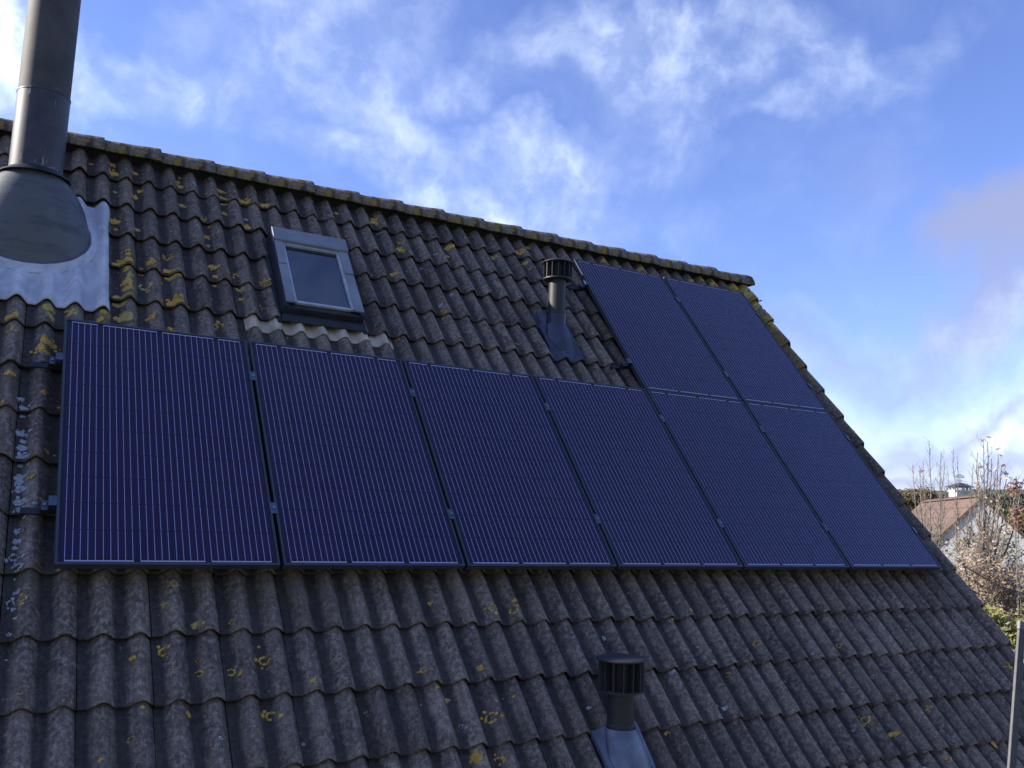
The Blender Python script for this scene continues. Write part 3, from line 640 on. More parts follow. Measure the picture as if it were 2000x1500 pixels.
b = MB(); b.add([(ga + .006, gc - .002, -0.022), (gb - .008, gc - .002, -0.022), (gb - .008, gd + .002, -0.022), (ga + .006, gd + .002, -0.022)], [(0, 1, 2, 3)])
b.build('pane', 'glass', sw)
b = MB(); z1 = -0.030; z2 = -0.45
b.add([(ga, gd, z1), (gb, gd, z1), (gb, gd + 0.0, z2), (ga, gd, z2)], [(0, 1, 2, 3)], 0)
b.add([(gb, gc, z1), (gb, gd, z1), (gb, gd, z2), (gb, gc, z2)], [(3, 2, 1, 0)], 1)
b.add([(ga, gc, z1), (ga, gd, z1), (ga, gd, z2), (ga, gc, z2)], [(0, 1, 2, 3)], 1)
b.add([(ga, gc, z1), (gb, gc, z1), (gb, gc, z2), (ga, gc, z2)], [(3, 2, 1, 0)], 1)
b.add([(ga, gc, z2), (gb, gc, z2), (gb, gd, z2), (ga, gd, z2)], [(0, 1, 2, 3)], 2)
b.build('reveal', ['wood', 'white_in', 'room'], sw)
b = MB()   # side gutters and flashing skirt
b.box((ua - 0.028, 2.02, -0.135), (ua - 0.002, 2.94, -0.098)); b.build('side_flashing', 'darkcover', sw, bevel=0.003); b = MB(); b.box((ub + 0.002, 2.0, -0.135), (ub + 0.020, 2.94, -0.095))
b.build('side_flashing', 'darkcover', sw, bevel=0.003)
# sloping lower flashing bar
b = MB(); b.add([(ua, va - 0.012, -0.080), (ub, va - 0.012, -0.080), (ub + .004, 2.030, -0.100), (ua - .004, 2.030, -0.100), (ub + .004, 2.030, -0.108), (ua - .004, 2.030, -0.108)], [(3, 2, 1, 0), (5, 4, 2, 3)])
b.build('sill_flashing', 'darkcover', sw)
b = MB(); rows = []; NU = 150
for i in range(13):
    row = []
    for jx in range(NU + 1):
        uu = 1.065 + (2.092 - 1.065) * jx / NU
        lo = 1.945 + 0.004 * noise.noise(Vector((uu * 6, 0, 0)))
        mid = 1.29 < uu < 1.90
        hi = 2.10 if mid else 2.075
        vv = lo + (hi - lo) * i / 12
        j, fr = 5, (vv - (V0 + ROW * 5)) / ROW
        row.append((uu, vv, N0 + H * prof(uu) + T * (1 - fr) + 0.005 + (0.008 if mid else 0) + 0.0012 * noise.noise(Vector((uu * 15, vv * 15, 2)))))
    rows.append(row)
rows.insert(0, [(p[0], p[1] + .001, p[2] - 0.006) for p in rows[0]])
b.grid(rows); b.build('apron_flashing', 'apron', sw, smooth=True)['label'] = 'cream corrugated apron below the roof window'

# ------------------------------------------------------------------ solar panels
PW, PH, PP = 1.0, 1.663, 1.020
def panel():
    e = empty('solar_panel', (0, 0, 0), TH)
    b = MB(); f = 0.0115; t0, t1 = -0.035, 0.0
    b.add([(0, 0, t1), (PW, 0, t1), (PW, PH, t1), (0, PH, t1), (f, f, t1), (PW - f, f, t1), (PW - f, PH - f, t1), (f, PH - f, t1)], [(0, 1, 5, 4), (1, 2, 6, 5), (2, 3, 7, 6), (3, 0, 4, 7)])
    b.add([(0, 0, t0), (PW, 0, t0), (PW, PH, t0), (0, PH, t0), (0, 0, t1), (PW, 0, t1), (PW, PH, t1), (0, PH, t1)], [(0, 1, 5, 4), (1, 2, 6, 5), (2, 3, 7, 6), (3, 0, 4, 7)])
    b.add([(f, f, t1), (PW - f, f, t1), (PW - f, PH - f, t1), (f, PH - f, t1), (f, f, -.0035), (PW - f, f, -.0035), (PW - f, PH - f, -.0035), (f, PH - f, -.0035)], [(4, 5, 1, 0), (5, 6, 2, 1), (6, 7, 3, 2), (7, 4, 0, 3)])
    b.add([(0, 0, t0), (PW, 0, t0), (PW, PH, t0), (0, PH, t0), (.03, .03, t0), (PW - .03, .03, t0), (PW - .03, PH - .03, t0), (.03, PH - .03, t0)], [(4, 5, 1, 0), (5, 6, 2, 1), (6, 7, 3, 2), (7, 4, 0, 3)])
    b.build('frame', 'frame', e)
    b = MB(); b.add([(f, f, -.003), (PW - f, f, -.003), (PW - f, PH - f, -.003), (f, PH - f, -.003)], [(0, 1, 2, 3)]); b.build('glass', 'cells', e)
    b = MB(); b.add([(f, f, -.008), (PW - f, f, -.008), (PW - f, PH - f, -.008), (f, PH - f, -.008)], [(3, 2, 1, 0)]); b.build('backsheet', 'under', e)
    b = MB(); b.box((0.44, PH - 0.16, -0.028), (0.56, PH - 0.06, -0.0081)); b.build('junction_box', 'under', e)
    return e
def copy_tree(o, parent=None):
    c = o.copy(); COL.objects.link(c); c.parent = parent
    for ch in [x for x in D.objects if x.parent == o]: copy_tree(ch, c)
    return c
P0 = panel()
GV = PH + 0.010
spots = [(0, 0, 'first solar panel at the left end of the lower row, beside the bare tiles'),
 (1, 0, 'second solar panel from the left in the lower row, below the roof window'),
 (2, 0, 'third solar panel from the left in the lower row, in its middle left'),
 (3, 0, 'fourth lower-row solar panel, the last with bare tiles above it'),
 (4, 0, 'fifth lower-row solar panel, directly below the upper left panel'),
 (5, 0, 'sixth solar panel at the right end of the lower row, by the gable edge'),
 (4, 1, 'upper-row solar panel on the left, beside the black roof vent'),
 (5, 1, 'upper-row solar panel on the right, just under the ridge and gable corner')]
panels = []
for i, (cx, cy, lb) in enumerate(spots):
    o = P0 if i == 0 else None
    panels.append(o)
for i in range(1, 8):
    panels[i] = copy_tree(P0)
random.seed(5)
for (cx, cy, lb), o in zip(spots, panels):
    o.location = W(cx * PP, cy * GV, random.uniform(-.0015, .0015)); tag(o, lb, 'solar panel', 'solar panels on the tiled roof')

# rails with clamps and roof hooks
def rail(v, ua, ub, clamps, label, ends=(True, True)):
    e = empty('mounting_rail', W(ua, v, -0.055), TH); L = ub - ua
    b = MB(); b.box((0, -0.02, -0.018), (L, 0.02, 0.018)); b.build('rail', 'rail', e, bevel=0.002)
    for uc in clamps:
        x = uc - ua
        b = MB(); b.box((x - 0.019, -0.036, 0.0555), (x + 0.019, 0.036, 0.0595)); b.box((x - 0.007, -0.03, 0.019), (x - 0.0055, 0.03, 0.055)); b.box((x + 0.0055, -0.03, 0.019), (x + 0.007, 0.03, 0.055))
        c = b.build('clamp', 'clamp', e, bevel=0.001)
        b = MB(); b.lathe([(0.0062, 0.0597), (0.0062, 0.066), (0.003, 0.0665)], 8, (x, 0, 0), cap1=True); b.build('bolt', 'bolt', c)
    if ends[0]:
        b = MB(); b.box((0.030, -0.028, 0.019), (0.034, 0.028, 0.056)); b.box((0.030, -0.028, 0.0562), (0.066, 0.028, 0.0595)); b.box((0.004, -0.028, 0.0185), (0.0295, 0.028, 0.023))
        c = b.build('end_clamp', 'clamp', e, bevel=0.001)
        b = MB(); b.lathe([(0.006, 0.0235), (0.006, 0.031), (0.003, 0.032)], 8, (0.018, 0, 0), cap1=True); b.build('bolt', 'bolt', c)
    if ends[1]:
        b = MB(); b.box((L - 0.036, -0.028, 0.0562), (L - 0.005, 0.028, 0.0595)); b.box((L - 0.0105, -0.028, 0.019), (L - 0.0065, 0.028, 0.056))
        b.build('end_clamp', 'clamp', e, bevel=0.001)
    x = 0.02
    while x < L:
        j, fr = course(v); dv = V0 + ROW * j - v
        b = MB(); b.box((x - 0.10, -0.018, -0.030), (x + 0.02, 0.018, -0.0185)); b.box((x - 0.10, -0.0175, -0.052), (x - 0.088, 0.0175, -0.0305))
        b.build('roof_hook', 'rail', e, bevel=0.002)
        x += 1.208
    tag(e, label, 'mounting rail', 'rails that carry the solar panels')
lowc = [PP * k - 0.01 for k in range(1, 6)]
rail(1.345, -0.066, 6.118, lowc, 'upper rail behind the lower row of solar panels')
rail(0.355, -0.066, 6.118, lowc, 'lower rail behind the bottom row of solar panels')
rail(2.985, 4.014, 6.118, [PP * 5 - 0.01], 'rail near the top of the two upper solar panels')
rail(1.985, 4.014, 6.118, [PP * 5 - 0.01], 'rail near the foot of the two upper solar panels')

# ------------------------------------------------------------------ large flue
FB = Vector((-0.21, 2.60, -0.15)); fo = W(*FB)
flue = empty('flue_pipe', fo); tag(flue, 'wide grey metal flue rising from a zinc cone and pale lead flashing', 'flue pipe')
b = MB(); b.lathe([(0.149, 0.86), (0.150, 0.885), (0.150, 2.6)], 64, cap1=True); b.build('upper_pipe', 'flue_up', flue, smooth=True)
b = MB(); b.lathe([(0.153, 0.36), (0.153, 0.893), (0.1555, 0.894), (0.1555, 0.903), (0.151, 0.906)], 64); autosmooth(b.build('lower_pipe', 'flue_low', flue), 40)
b = MB(); b.lathe([(0.1535, 0.402), (0.158, 0.392), (0.200, 0.368), (0.206, 0.358), (0.200, 0.356), (0.155, 0.375)], 64); autosmooth(b.build('storm_collar', 'collar', flue), 40)
b = MB(); rows = []; S = 80
cen = Vector((-0.21, 2.555)); Rinv = M_ROOF
def conept(t, a):
    top = Vector((0.165 * math.cos(a), 0.165 * math.sin(a), 0.375))
    ur = 0.335; vr = 0.315
    bw = W(cen[0] + ur * math.cos(a), cen[1] + vr * math.sin(a), -0.098) - fo
    p = top.lerp(bw, t)
    bulge = 0.045 * math.sin(math.pi * t) ** 0.8
    r = Vector((p.x, p.y, 0)); ax = top.lerp(bw, t); c2 = Vector((0, (W(cen[0], cen[1], -0.098) - fo).y * t, 0))
    out = Vector((p.x, p.y - c2.y, 0)); out = out.normalized() if out.length > 1e-4 else out
    return p + (out * 0.75 + Vector((0, 0, 0.6))) * bulge
for i in range(25):
    rows.append([tuple(conept(i / 24, 2 * math.pi * j / S)) for j in range(S)])
for f_, n_ in ((1.02, -0.094), (1.035, -0.100), (1.04, -0.125)):
    rows.append([tuple(W(cen[0] + 0.335 * f_ * math.cos(2 * math.pi * j / S), cen[1] + 0.315 * f_ * math.sin(2 * math.pi * j / S), n_) - fo) for j in range(S)])
b.grid(rows, True, flip=True); b.build('cone', 'cone', flue, smooth=True)
b = MB(); rows = []; NU, NV = 220, 110
for i in range(NV + 1):
    row = []
    for jx in range(NU + 1):
        uu = -1.25 + 1.50 * jx / NU
        lo = 1.915 + 0.010 * noise.noise(Vector((uu * 5, 3, 0))); hi = 2.985 + 0.01 * noise.noise(Vector((uu * 9, 1, 0)))
        vv = lo + (hi - lo) * i / NV
        e_ = jx / NU
        uw = uu + (0.012 * noise.noise(Vector((vv * 5, 0, 4))) - 0.006) * (e_ ** 6)
        d = math.hypot((uu - cen[0]) / 0.335, (vv - cen[1]) / 0.315)
        k_ = max(0, min(1, (d - 1.0) / 0.45)); k_ = k_ * k_ * (3 - 2 * k_)
        hh = N0 + T + 0.009 + (H * 1.15 * prof(uu) + 0.004) * k_ + 0.018 * (1 - k_)
        hh += 0.009 * noise.noise(Vector((uu * 7, vv * 5, 0))) + 0.005 * noise.noise(Vector((uu * 20, vv * 16, 7)))
        ed = max(0, 1 - i / 3) * 0.004
        row.append((uw, vv, hh - ed))
    rows.append(row)
rows.insert(0, [(p[0], p[1], p[2] - 0.008) for p in rows[0]])
rows = [r + [(r[-1][0] + .001, r[-1][1], r[-1][2] - 0.012)] for r in rows]
lip = MB(); lr = []
for f_, n_ in ((1.03, -0.098), (1.045, -0.086), (1.07, -0.086), (1.12, -0.098), (1.20, -0.115)):
    lr.append([tuple(W(cen[0] + (0.335 * f_ + 0.004 * noise.noise(Vector((j * .4, f_ * 9, 0)))) * math.cos(2 * math.pi * j / S), cen[1] + (0.315 * f_ + 0.004 * noise.noise(Vector((j * .4, f_ * 9, 3)))) * math.sin(2 * math.pi * j / S), n_ + 0.003 * noise.noise(Vector((j * .5, f_ * 20, 7)))) - fo) for j in range(S)])
lip.grid(lr, True, flip=True); lip.build('lead_collar', 'lead', flue, smooth=True)
b.grid([[tuple(W(*p) - fo) for p in r] for r in rows]); b.build('lead_flashing', 'lead', flue, smooth=True)['label'] = 'pale rippled lead sheet round the cone'

# ------------------------------------------------------------------ roof vents
def vent(base, zc0, zc1, label, fl, frange, tilt, boot):
    o = W(*base); e = empty('roof_vent', o); e.rotation_euler = tilt
    tag(e, label, 'roof vent', 'small round roof vents')
    b = MB(); b.lathe([(0.0735, 0.02), (0.0735, 0.135), (0.069, 0.142), (0.0685, zc0 + 0.03)], 40); autosmooth(b.build('pipe', 'pvc', e), 30)
    cp = MB(); cp.lathe([(0.069, zc0 + 0.012), (0.112, zc0), (0.118, zc0 + 0.002), (0.118, zc0 + 0.012), (0.11, zc0 + 0.014), (0.069, zc0 + 0.020)], 48)
    zt = zc1 - 0.016
    autosmooth(cp.build('lower_ring', 'pvc', e), 35); cp = MB()
    cp.lathe([(0.05, zt - 0.006), (0.120, zt - 0.006), (0.130, zt - 0.002), (0.131, zt + 0.004), (0.122, zt + 0.011), (0.06, zt + 0.015), (0.001, zt + 0.016)], 48)
    c = autosmooth_ret(cp.build('cap', 'pvc', e))
    fn = MB()
    for k in range(14):
        a = 2 * math.pi * (k + 0.35) / 14; ca, sa = math.cos(a), math.sin(a); w = 0.0028
        vs = []
        for (r, z) in ((0.080, zc0 + 0.013), (0.1175, zc0 + 0.012), (0.1185, zt - 0.003), (0.080, zt - 0.003)):
            for s_ in (-1, 1): vs.append((r * ca - s_ * w * sa, r * sa + s_ * w * ca, z))
        fn.add(vs, [(0, 2, 4, 6), (7, 5, 3, 1), (0, 1, 3, 2), (2, 3, 5, 4), (4, 5, 7, 6), (6, 7, 1, 0)])
    fn.build('fins', 'pvc', c)
    b = MB(); b.lathe([(0.079, zc0 + 0.015), (0.079, zt - 0.004)], 32); b.build('inner_tube', 'pvcdark', c, smooth=True)
    if boot > 0.1 and fl == 'pvcflash':
        b = MB(); b.lathe([(0.0815, 0.055), (0.0815, 0.196), (0.084, 0.198), (0.084, 0.205), (0.078, 0.206)], 40); autosmooth(b.build('sleeve', 'sleeve', e), 35)
    # cone shaped boot from the pipe down onto the flashing
    b = MB(); rows = []; S = 48
    for i in range(15):
        t = i / 14; row = []
        for j in range(S):
            a = 2 * math.pi * j / S
            top = Vector((0.078 * math.cos(a), 0.078 * math.sin(a), boot))
            bw = W(base[0] + 0.115 * math.cos(a), base[1] - 0.06 + 0.17 * math.sin(a), -0.096) - o
            p = top.lerp(bw, t ** 1.1) + Vector((0, 0, 0.018 * math.sin(math.pi * t))); row.append(tuple(p))
        rows.append(row)
    b.grid(rows, True, flip=True); b.build('boot', fl, e, smooth=True)
    b = MB(); rows = []; u0, u1, v0, v1 = frange; NU, NV = 50, 46
    for i in range(NV + 1):
        row = []
        for jx in range(NU + 1):
            uu = u0 + (u1 - u0) * jx / NU; vv = v0 + (v1 - v0) * i / NV
            d = math.hypot((uu - base[0]) / 0.125, (vv - base[1] + 0.06) / 0.18); k_ = max(0, min(1, (d - 1.0) / 0.35))
            hh = N0 + T + 0.007 + H * prof(uu) * k_ + 0.034 * (1 - k_) + 0.0015 * noise.noise(Vector((uu * 20, vv * 20, 0)))
            row.append((uu, vv, hh))
        rows.append(row)
    rows.insert(0, [(p[0], p[1] + .001, p[2] - 0.014) for p in rows[0]])
    rows = [[(r[0][0], r[0][1], r[0][2] - 0.03)] + r + [(r[-1][0], r[-1][1], r[-1][2] - 0.03)] for r in rows]
    b.grid([[tuple(W(*p) - o) for p in r] for r in rows]); b.build('flashing', fl, e, smooth=True)
    if tilt != (0, 0, 0):
        bpy.context.view_layer.update()
        for ch in [x for x in D.objects if x.parent == e and x.name.startswith(('boot', 'flashing'))]:
            ch.rotation_euler = Matrix.Rotation(0, 3, 'X').to_euler(); ch.matrix_local = e.rotation_euler.to_matrix().to_4x4().inverted()
    return e
def autosmooth_ret(o): autosmooth(o, 35); return o
vent((3.575, 2.33, -0.15), 0.478, 0.635, 'dark roof vent between the bare tiles and the upper left solar panel', 'pvcflash', (3.442, 3.742, 2.035, 2.60), (0, rad(0.0), 0), 0.115)
vent((2.672, -1.05, -0.15), 0.300, 0.478, 'dark roof vent low on the roof, below the rows of solar panels', 'greyflash', (2.535, 2.838, -1.64, -0.93), (0, rad(-0.5), 0), 0.12)

# ------------------------------------------------------------------ pole at the eave
LP = at(1991, 1213, 4.75); LB = at(1970, 1500, 4.52)
ld = (LP - LB).normalized()
foot = LP - ld * ((LP.z - GROUND) / ld.z)
lad = empty('pole', foot); tag(lad, 'slim grey metal pole with a plastic end cap at the lower right corner', 'pole')
toc = (CAMP - LP); toc = (toc - ld * toc.dot(ld)).normalized()
sx = ld.cross(toc).normalized()
if sx.dot(right) < 0: sx = -sx
fx_ = (sx * 0.80 + toc * 0.60).normalized(); fz_ = ld.cross(fx_).normalized()   # section axes
if fz_.dot(toc) < 0: fz_ = -fz_
LL = (LP - foot).length
def obox(b, c0, c1, ax, ay, wa, wb):
    vs = []
    for c in (c0, c1):
        for (p, q) in ((-1, -1), (1, -1), (1, 1), (-1, 1)): vs.append(tuple(c + ax * wa * p + ay * wb * q))
    b.add(vs, [(0, 3, 2, 1), (4, 5, 6, 7), (0, 1, 5, 4), (1, 2, 6, 5), (2, 3, 7, 6), (3, 0, 4, 7)])
rdir = (fx_ if fx_.dot(right) > 0 else -fx_)
off = sx * 0.012
b = MB(); obox(b, off, off + ld * (LL - 0.045), fx_, fz_, 0.008, 0.024); st = b.build('tube', 'alu', lad, bevel=0.003)
b = MB(); obox(b, off + ld * (LL - 0.045), off + ld * LL, fx_, fz_, 0.010, 0.026); b.build('end_cap', 'cap', lad, bevel=0.004)

# fallen leaf
lv = MB(); cu, cv = 0, 0; rows = []
P = [(0, -0.030), (0.010, -0.022), (0.017, -0.006), (0.018, 0.008), (0.010, 0.022), (0.0, 0.034), (-0.010, 0.022), (-0.018, 0.008), (-0.016, -0.008), (-0.009, -0.022)]
lv.add([(0, 0, 0.004)] + [(x, y, 0.010 + 0.15 * abs(x)) for x, y in P] + [(0, 0, 0.0025)] + [(x, y, 0.0085 + 0.15 * abs(x)) for x, y in P], [(0, i + 1, (i + 1) % 10 + 1) for i in range(10)] + [(11, (i + 1) % 10 + 12, i + 12) for i in range(10)])
lfu, lfv = 5.515, -1.302
lf = lv.build('fallen_leaf', 'yleaf'); lf.matrix_world = Matrix.Translation(W(lfu, lfv, n_at(lfu, lfv) + 0.006)) @ M_ROOF.to_4x4() @ Matrix.Rotation(0.35, 4, 'Z') @ Matrix.Scale(1.15, 4)
tag(lf, 'single orange-yellow fallen leaf lying on the lower right tiles', 'leaf')
# ------------------------------------------------------------------ ground and what stands beyond the gable
gr = MB(); gr.add([(-900, -900, 0), (1400, -900, 0), (1400, 1400, 0), (-900, 1400, 0)], [(0, 1, 2, 3)])
tag(gr.build('ground', 'grass', loc=(0, 0, GROUND)), kind='structure')

# white gabled house
AP = at(1920.5, 968, 27.0); far = at(1803, 988, 27.0 * 1.36); far = Vector((far.x, far.y, AP.z))
rd = (far - AP).normalized(); sd = Vector((rd.y, -rd.x, 0))     # along the ridge; sideways (to the right)
hw, slope = 4.4, 1.0
nb = empty('gabled_house', (AP.x, AP.y, GROUND)); nb.rotation_euler = (0, 0, math.atan2(rd.y, rd.x))
tag(nb, 'white rendered house with a brown tiled gable roof behind the bare trees', 'house')
Lh = (far - AP).length; zr = AP.z - GROUND; ze = zr - hw * slope       # local x along the ridge, y to the left of it
b = MB(); x0 = 0.05
zz = -0.14
b.add([(x0, -hw, 0), (x0, hw, 0), (x0, hw, ze + zz), (x0, 0, zr + zz), (x0, -hw, ze + zz)], [(4, 3, 2, 1, 0)])
b.add([(Lh, -hw, 0), (Lh, hw, 0), (Lh, hw, ze + zz), (Lh, 0, zr + zz), (Lh, -hw, ze + zz)], [(0, 1, 2, 3, 4)])
b.add([(x0, -hw, 0), (Lh, -hw, 0), (Lh, -hw, ze + zz), (x0, -hw, ze + zz)], [(0, 1, 2, 3)]); b.add([(x0, hw, 0), (Lh, hw, 0), (Lh, hw, ze + zz), (x0, hw, ze + zz)], [(3, 2, 1, 0)])
b.build('wall', 'render', nb)
b = MB(); ov = 0.4; th_ = 0.12
for s_ in (-1, 1):
    y1 = s_ * (hw + ov); z1 = zr - (hw + ov) * slope
    vs = [(0, 0, zr), (Lh + .3, 0, zr), (Lh + .3, y1, z1), (0, y1, z1), (0, 0, zr - th_), (Lh + .3, 0, zr - th_), (Lh + .3, y1, z1 - th_), (0, y1, z1 - th_)]
    b.add(vs, [(0, 1, 2, 3), (7, 6, 5, 4), (0, 3, 7, 4), (3, 2, 6, 7), (2, 1, 5, 6)])
b.build('roof', 'pantile', nb)
b = MB(); n_ = int(Lh / 0.4)
for i in range(n_):
    b.add([(0.4 * i, -0.11, zr - 0.02), (0.4 * i, 0, zr + 0.075), (0.4 * i, 0.11, zr - 0.02), (0.4 * i + 0.43, -0.12, zr - 0.03), (0.4 * i + 0.43, 0, zr + 0.06), (0.4 * i + 0.43, 0.12, zr - 0.03)], [(0, 1, 4, 3), (1, 2, 5, 4), (0, 2, 1)])
b.build('ridge_cap', 'pantile', nb)

# cupola tower with an open lantern and a weather vane
DC = 62.0; c0 = at(1876.5, 1000, DC); s_ = DC / FPX / 1.0
tw = empty('lantern_tower', (c0.x, c0.y, GROUND)); tw.rotation_euler = (0, 0, rad(-33 - 57 + 62))
tag(tw, 'small cream tower with an open lantern, dark roof and weather vane', 'tower')
Hz = lambda py: at(1876.5, py, DC).z - GROUND
w = 0.52
b = MB(); b.box((-w, -w, 0), (w, w, Hz(961))); b.box((-w * 1.12, -w * 1.12, Hz(961)), (w * 1.12, w * 1.12, Hz(957.5))); b.build('wall', 'whitepaint', tw)
for sx_ in (-1, 0, 1):
    for sy_ in (-1, 0, 1):
        if sx_ or sy_:
            b = MB(); b.box((sx_ * w * .9 - .05, sy_ * w * .9 - .05, Hz(957.5)), (sx_ * w * .9 + .05, sy_ * w * .9 + .05, Hz(950.5))); b.build('post', 'whitepaint', tw)
b = MB(); pr_ = [(0.80, Hz(951.5)), (0.80, Hz(950.5)), (0.52, Hz(948)), (0.28, Hz(944.5)), (0.05, Hz(942.5))]
rows = [[(r * 1.28 * math.cos(math.pi / 4 + k * math.pi / 2), r * 1.28 * math.sin(math.pi / 4 + k * math.pi / 2), z) for k in range(4)] for r, z in pr_]
b.grid(rows, True); b.add(rows[0], [(3, 2, 1, 0)]); b.build('roof', 'slate', tw)
b = MB(); b.tube([Vector((0, 0, Hz(943))), Vector((0, 0, Hz(932)))], [0.02, 0.015], 6)
vd = Vector((right.x, right.y, 0)).normalized(); vd = Matrix.Rotation(-tw.rotation_euler.z, 3, 'Z') @ vd
b.tube([vd * -0.22 + Vector((0, 0, Hz(939))), vd * 0.22 + Vector((0, 0, Hz(939)))], [0.015, 0.015], 5)
for k in range(5):     # scalloped silhouette of the vane
    c_ = vd * (-0.20 + 0.105 * k) + Vector((0, 0, Hz(930.5) + (0.07, 0.12, 0.13, 0.10, 0.05)[k] - 0.03))
    b.tube([c_ + Vector((0.06 * math.cos(a * math.pi / 4) * vd.x, 0.06 * math.cos(a * math.pi / 4) * vd.y, 0.06 * math.sin(a * math.pi / 4))) for a in range(9)], [0.016] * 9, 4)
b.tube([vd * -0.30 + Vector((0, 0, Hz(931.5))), vd * 0.32 + Vector((0, 0, Hz(931.5)))], [0.022, 0.022], 5)
b.build('weather_vane', 'iron', tw)

# ------------------------------------------------------------------ trees
def leafquad(b, p, s):
    a = Vector((random.gauss(0, 1), random.gauss(0, 1), random.gauss(0, 1))).normalized(); c = a.orthogonal().normalized()
    d = a.cross(c); k = random.uniform(.45, .7)
    b.add([p - a * s, p + c * s * k + d * s * .12, p + a * s, p - c * s * k + d * s * .12], [(0, 1, 2, 3)])
def wig(p, q, n, amp):
    out = []
    for i in range(n + 1):
        t = i / n; w = math.sin(math.pi * t) ** .5 if 0 < t < 1 else 0
        out.append(p.lerp(q, t) + Vector((random.gauss(0, amp), random.gauss(0, amp), random.gauss(0, amp * .4))) * w)
    return out
def twigs(b, line, rs, depth, length, step, leaves=None, lp=0.0, ls=0.03, up=0.75):
    """side shoots climbing along a stem"""
    n = len(line); L = sum((line[i + 1] - line[i]).length for i in range(n - 1)); k = step * random.random(); a = random.random() * 6.28
    while k < L * .97:
        t = k / L * (n - 1); i = min(int(t), n - 2); p = line[i].lerp(line[i + 1], t - i); d = (line[i + 1] - line[i]).normalized()
        a += 2.4; o1 = d.orthogonal().normalized(); o2 = d.cross(o1)
        out = (o1 * math.cos(a) + o2 * math.sin(a)); dr = (out * random.uniform(.55, .95) + d * .3 + Vector((0, 0, up))).normalized()
        l = length * random.uniform(.45, 1.1) * (1 - .55 * k / L); r = max(rs[i] * .5, .0032)
        q = p + dr * l + Vector((0, 0, l * .12)); ln = wig(p, q, 4, l * .035); rr = [r, r * .8, r * .62, r * .45, r * .25]
        b.tube(ln, rr, 4)
        if depth > 0: twigs(b, ln, rr, depth - 1, l * .5, step * .7, leaves, lp, ls, up)
        if leaves is not None:
            for z in range(1, 5):
                if random.random() < lp: leafquad(leaves, ln[z] + Vector((random.gauss(0, .02), random.gauss(0, .02), random.gauss(0, .02))), ls * random.uniform(.6, 1.2))
        k += step * random.uniform(.6, 1.4)
def tree(name, label, base, crotch, tops, r0, mat_leaf=None, lp=0, ls=.03, step=.14, tl=.35, depth=1, low=0.25, extra=None, group='bare trees beyond the gable'):
    e = empty(name, (base.x, base.y, GROUND)); b0 = Vector((base.x, base.y, GROUND)); tag(e, label, 'tree', group)
    tr = MB(); lv = MB()
    tk = wig(Vector((0, 0, 0)), crotch - b0, 8, .05); rs = [r0 * (1.5 - .5 * i / 8) for i in range(9)]
    tr.tube(tk, rs, 8)
    br = MB()
    for (tp, lf) in tops:
        s0 = crotch - b0; t1 = tp - b0; mid = s0.lerp(t1, .4); mid = Vector((t1.x * .75 + s0.x * .25, t1.y * .75 + s0.y * .25, mid.z))
        pts = [s0 * ((1 - t) ** 2) + mid * (2 * t * (1 - t)) + t1 * t * t for t in [i / 9 for i in range(10)]]
        pts = [pts[0]] + [p + Vector((random.gauss(0, .015), random.gauss(0, .015), 0)) for p in pts[1:-1]] + [pts[-1]]
        rr = [r0 * .40 * (1 - i / 9) ** .8 + .005 for i in range(10)]
        br.tube(pts, rr, 6); i0 = int(low * 10)
        twigs(br, pts[i0:], rr[i0:], depth, tl, step, lv, lp, ls)
        for z in range(lf): leafquad(lv, t1 + Vector((random.gauss(0, .06), random.gauss(0, .06), random.gauss(-.05, .07))), ls * 1.7)
    if extra: extra(br, lv, b0)
    tr.build('trunk', 'bark', e); br.build('branches', 'bark', e)
    if lv.v: lv.build('leaves', mat_leaf, e)
    return e
random.seed(31)
def T(*l): return [(at(x, y, d), n) for x, y, d, n in l]
tree('bare_tree', 'bare thin-twigged tree left of the tower, tallest of the leafless group', at(1822, 1300, 19.55), at(1822, 1220, 19.55), T((1815, 860, 19.55, 0), (1838, 882, 19.21, 0), (1803, 899, 19.89, 0)), .034, tl=.50, step=.085)
tree('bare_tree', 'low bare multi-stemmed tree nearest the tiled gable edge', at(1806, 1300, 21.25), at(1808, 1120, 21.25), T((1782, 907, 21.25, 0), (1796, 909, 21.42, 1), (1845, 903, 20.74, 0), (1852, 925, 21.08, 0)), .031, 'leaf_red', 0, .05, tl=.6, step=.10)
tree('bare_tree', 'slim bare tree standing in front of the cream tower', at(1872, 1300, 20.40), at(1872, 1130, 20.40), T((1862, 876, 20.40, 0), (1869, 891, 20.57, 0), (1901, 905, 20.74, 0), (1911, 908, 20.74, 1)), .029, 'leaf_red', .0, .05, tl=.40, step=.085)
def autumn(br, lv, b0):
    # wide lower crown of fine branches still holding pink and orange leaves
    for i in range(64):
        px = random.uniform(1850, 2090); py = 1045 + 205 * random.random() ** .8; d = random.uniform(15.6, 18.4)
        if px < 1845 + (py - 1040) * 0.2: continue
        t1 = at(px, py, d) - b0; s0 = at(1917 + random.uniform(-4, 6), random.uniform(1120, 1200), 17) - b0
        pts = wig(s0, t1, 5, .07); rr = [.018 * (1 - i / 6) + .005 for i in range(6)]
        br.tube(pts, rr, 5); twigs(br, pts[1:], rr[1:], 1, .54, .09, lv, .60, .029, up=.2)
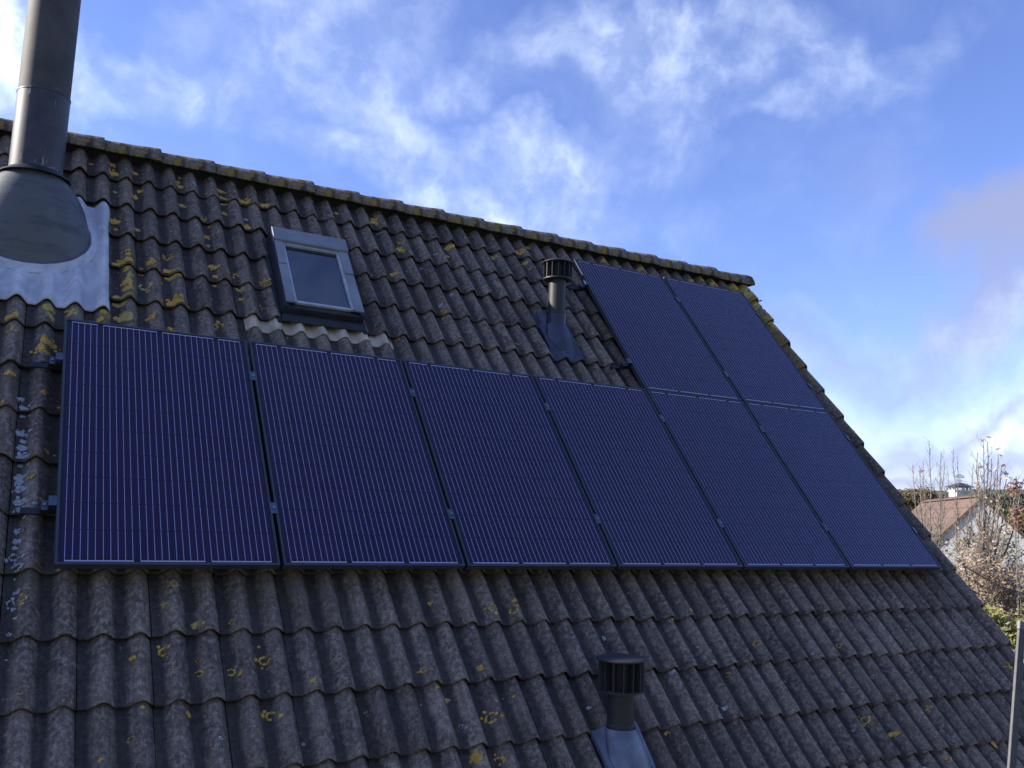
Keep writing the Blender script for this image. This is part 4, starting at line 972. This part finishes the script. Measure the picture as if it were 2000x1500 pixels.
tree('autumn_tree', 'tallest tree on the right, russet tip leaves and a pink and orange crown', at(1915, 1300, 17.00), at(1917, 1165, 17.00),
     T((1921, 857, 17.00, 3), (1929, 862, 17.00, 2), (1950, 886, 16.83, 3), (1909, 884, 17.17, 0), (1956, 908, 16.66, 3), (1936, 896, 17.00, 2), (1968, 925, 17.00, 2), (1944, 920, 17.00, 1), (1911, 940, 17.17, 5), (1985, 930, 16.32, 2), (1999, 935, 16.32, 2)), .044, 'leaf_pink', .05, .038, tl=.55, step=.12, extra=autumn, group='trees still in leaf beyond the gable')
def crown(name, label, c, rx, ry, rz, n, s, mt, cat='shrub', group=None, stems=7):
    e = empty(name, (c.x, c.y, GROUND)); tag(e, label, cat, group)
    cc = Vector((0, 0, c.z - GROUND)); br = MB(); lv = MB(); lob = []
    for i in range(stems * 2):
        v = Vector((random.uniform(-1, 1) * rx * .8, random.uniform(-1, 1) * ry * .8, random.uniform(-.7, .8) * rz)) + cc
        base = Vector((random.gauss(0, .12), random.gauss(0, .12), 0)); br.tube(wig(base, v, 6, .05 * rx), [.022 * min(1, rx) * (1 - k / 7) + .004 for k in range(7)], 5); lob.append(v)
    for i in range(n):
        l = random.choice(lob); q = Vector((random.gauss(0, 1), random.gauss(0, 1), random.gauss(0, 1))).normalized() * (random.random() ** .45)
        leafquad(lv, l + Vector((q.x * rx * .38, q.y * ry * .38, q.z * rz * .38)), s * random.uniform(.6, 1.3))
    br.build('branches', 'bark', e); lv.build('foliage', mt, e); return e
crown('yellow_green_shrub', 'low yellow-green shrub seen just past the sloping roof edge', at(1975, 1270, 15.30), 1.3, 1.0, .72, 4200, .054, 'leaf_yel', group=None)
crown('orange_shrub', 'shrub of orange and brown leaves close to the gable edge', at(1880, 1145, 21.25), .95, 1.0, 1.3, 2600, .05, 'leaf_olive')
crown('mossy_tree', 'rounded light green tree rising right of the white gable', at(1992, 1062, 42), 2.1, 2, 1.4, 9000, .11, 'leaf_green', 'tree', 'leafy trees behind the white house')
crown('mossy_tree', 'dull olive tree just right of the tiled gable edge', at(1783, 985, 46), 1.15, 1.2, 1.1, 5000, .075, 'leaf_olive', 'tree', 'leafy trees behind the white house')
crown('russet_tree', 'small dark tree with russet leaves at the right border', at(1992, 990, 16), .3, .3, .42, 170, .05, 'leaf_red', 'tree', 'leafy trees behind the white house', 2)
# far wood: one ragged mass
wd = MB(); random.seed(77)
for i in range(34000):
    px = random.uniform(1640, 2160); D_ = random.uniform(120, 210)
    top = 957 + 5 * noise.noise(Vector((px * .05, 0, 0))) + 4 * noise.noise(Vector((px * .21, 3, 0))) + (3 if px < 1900 else 0) + random.expovariate(.5) * .6
    py = top + (1 - random.random() ** .5) * 70
    leafquad(wd, at(px, py, D_), random.uniform(.22, .55))
tag(wd.build('distant_wood', 'leaf_dark'), 'dark green wood along the horizon', 'wood', None, 'stuff')
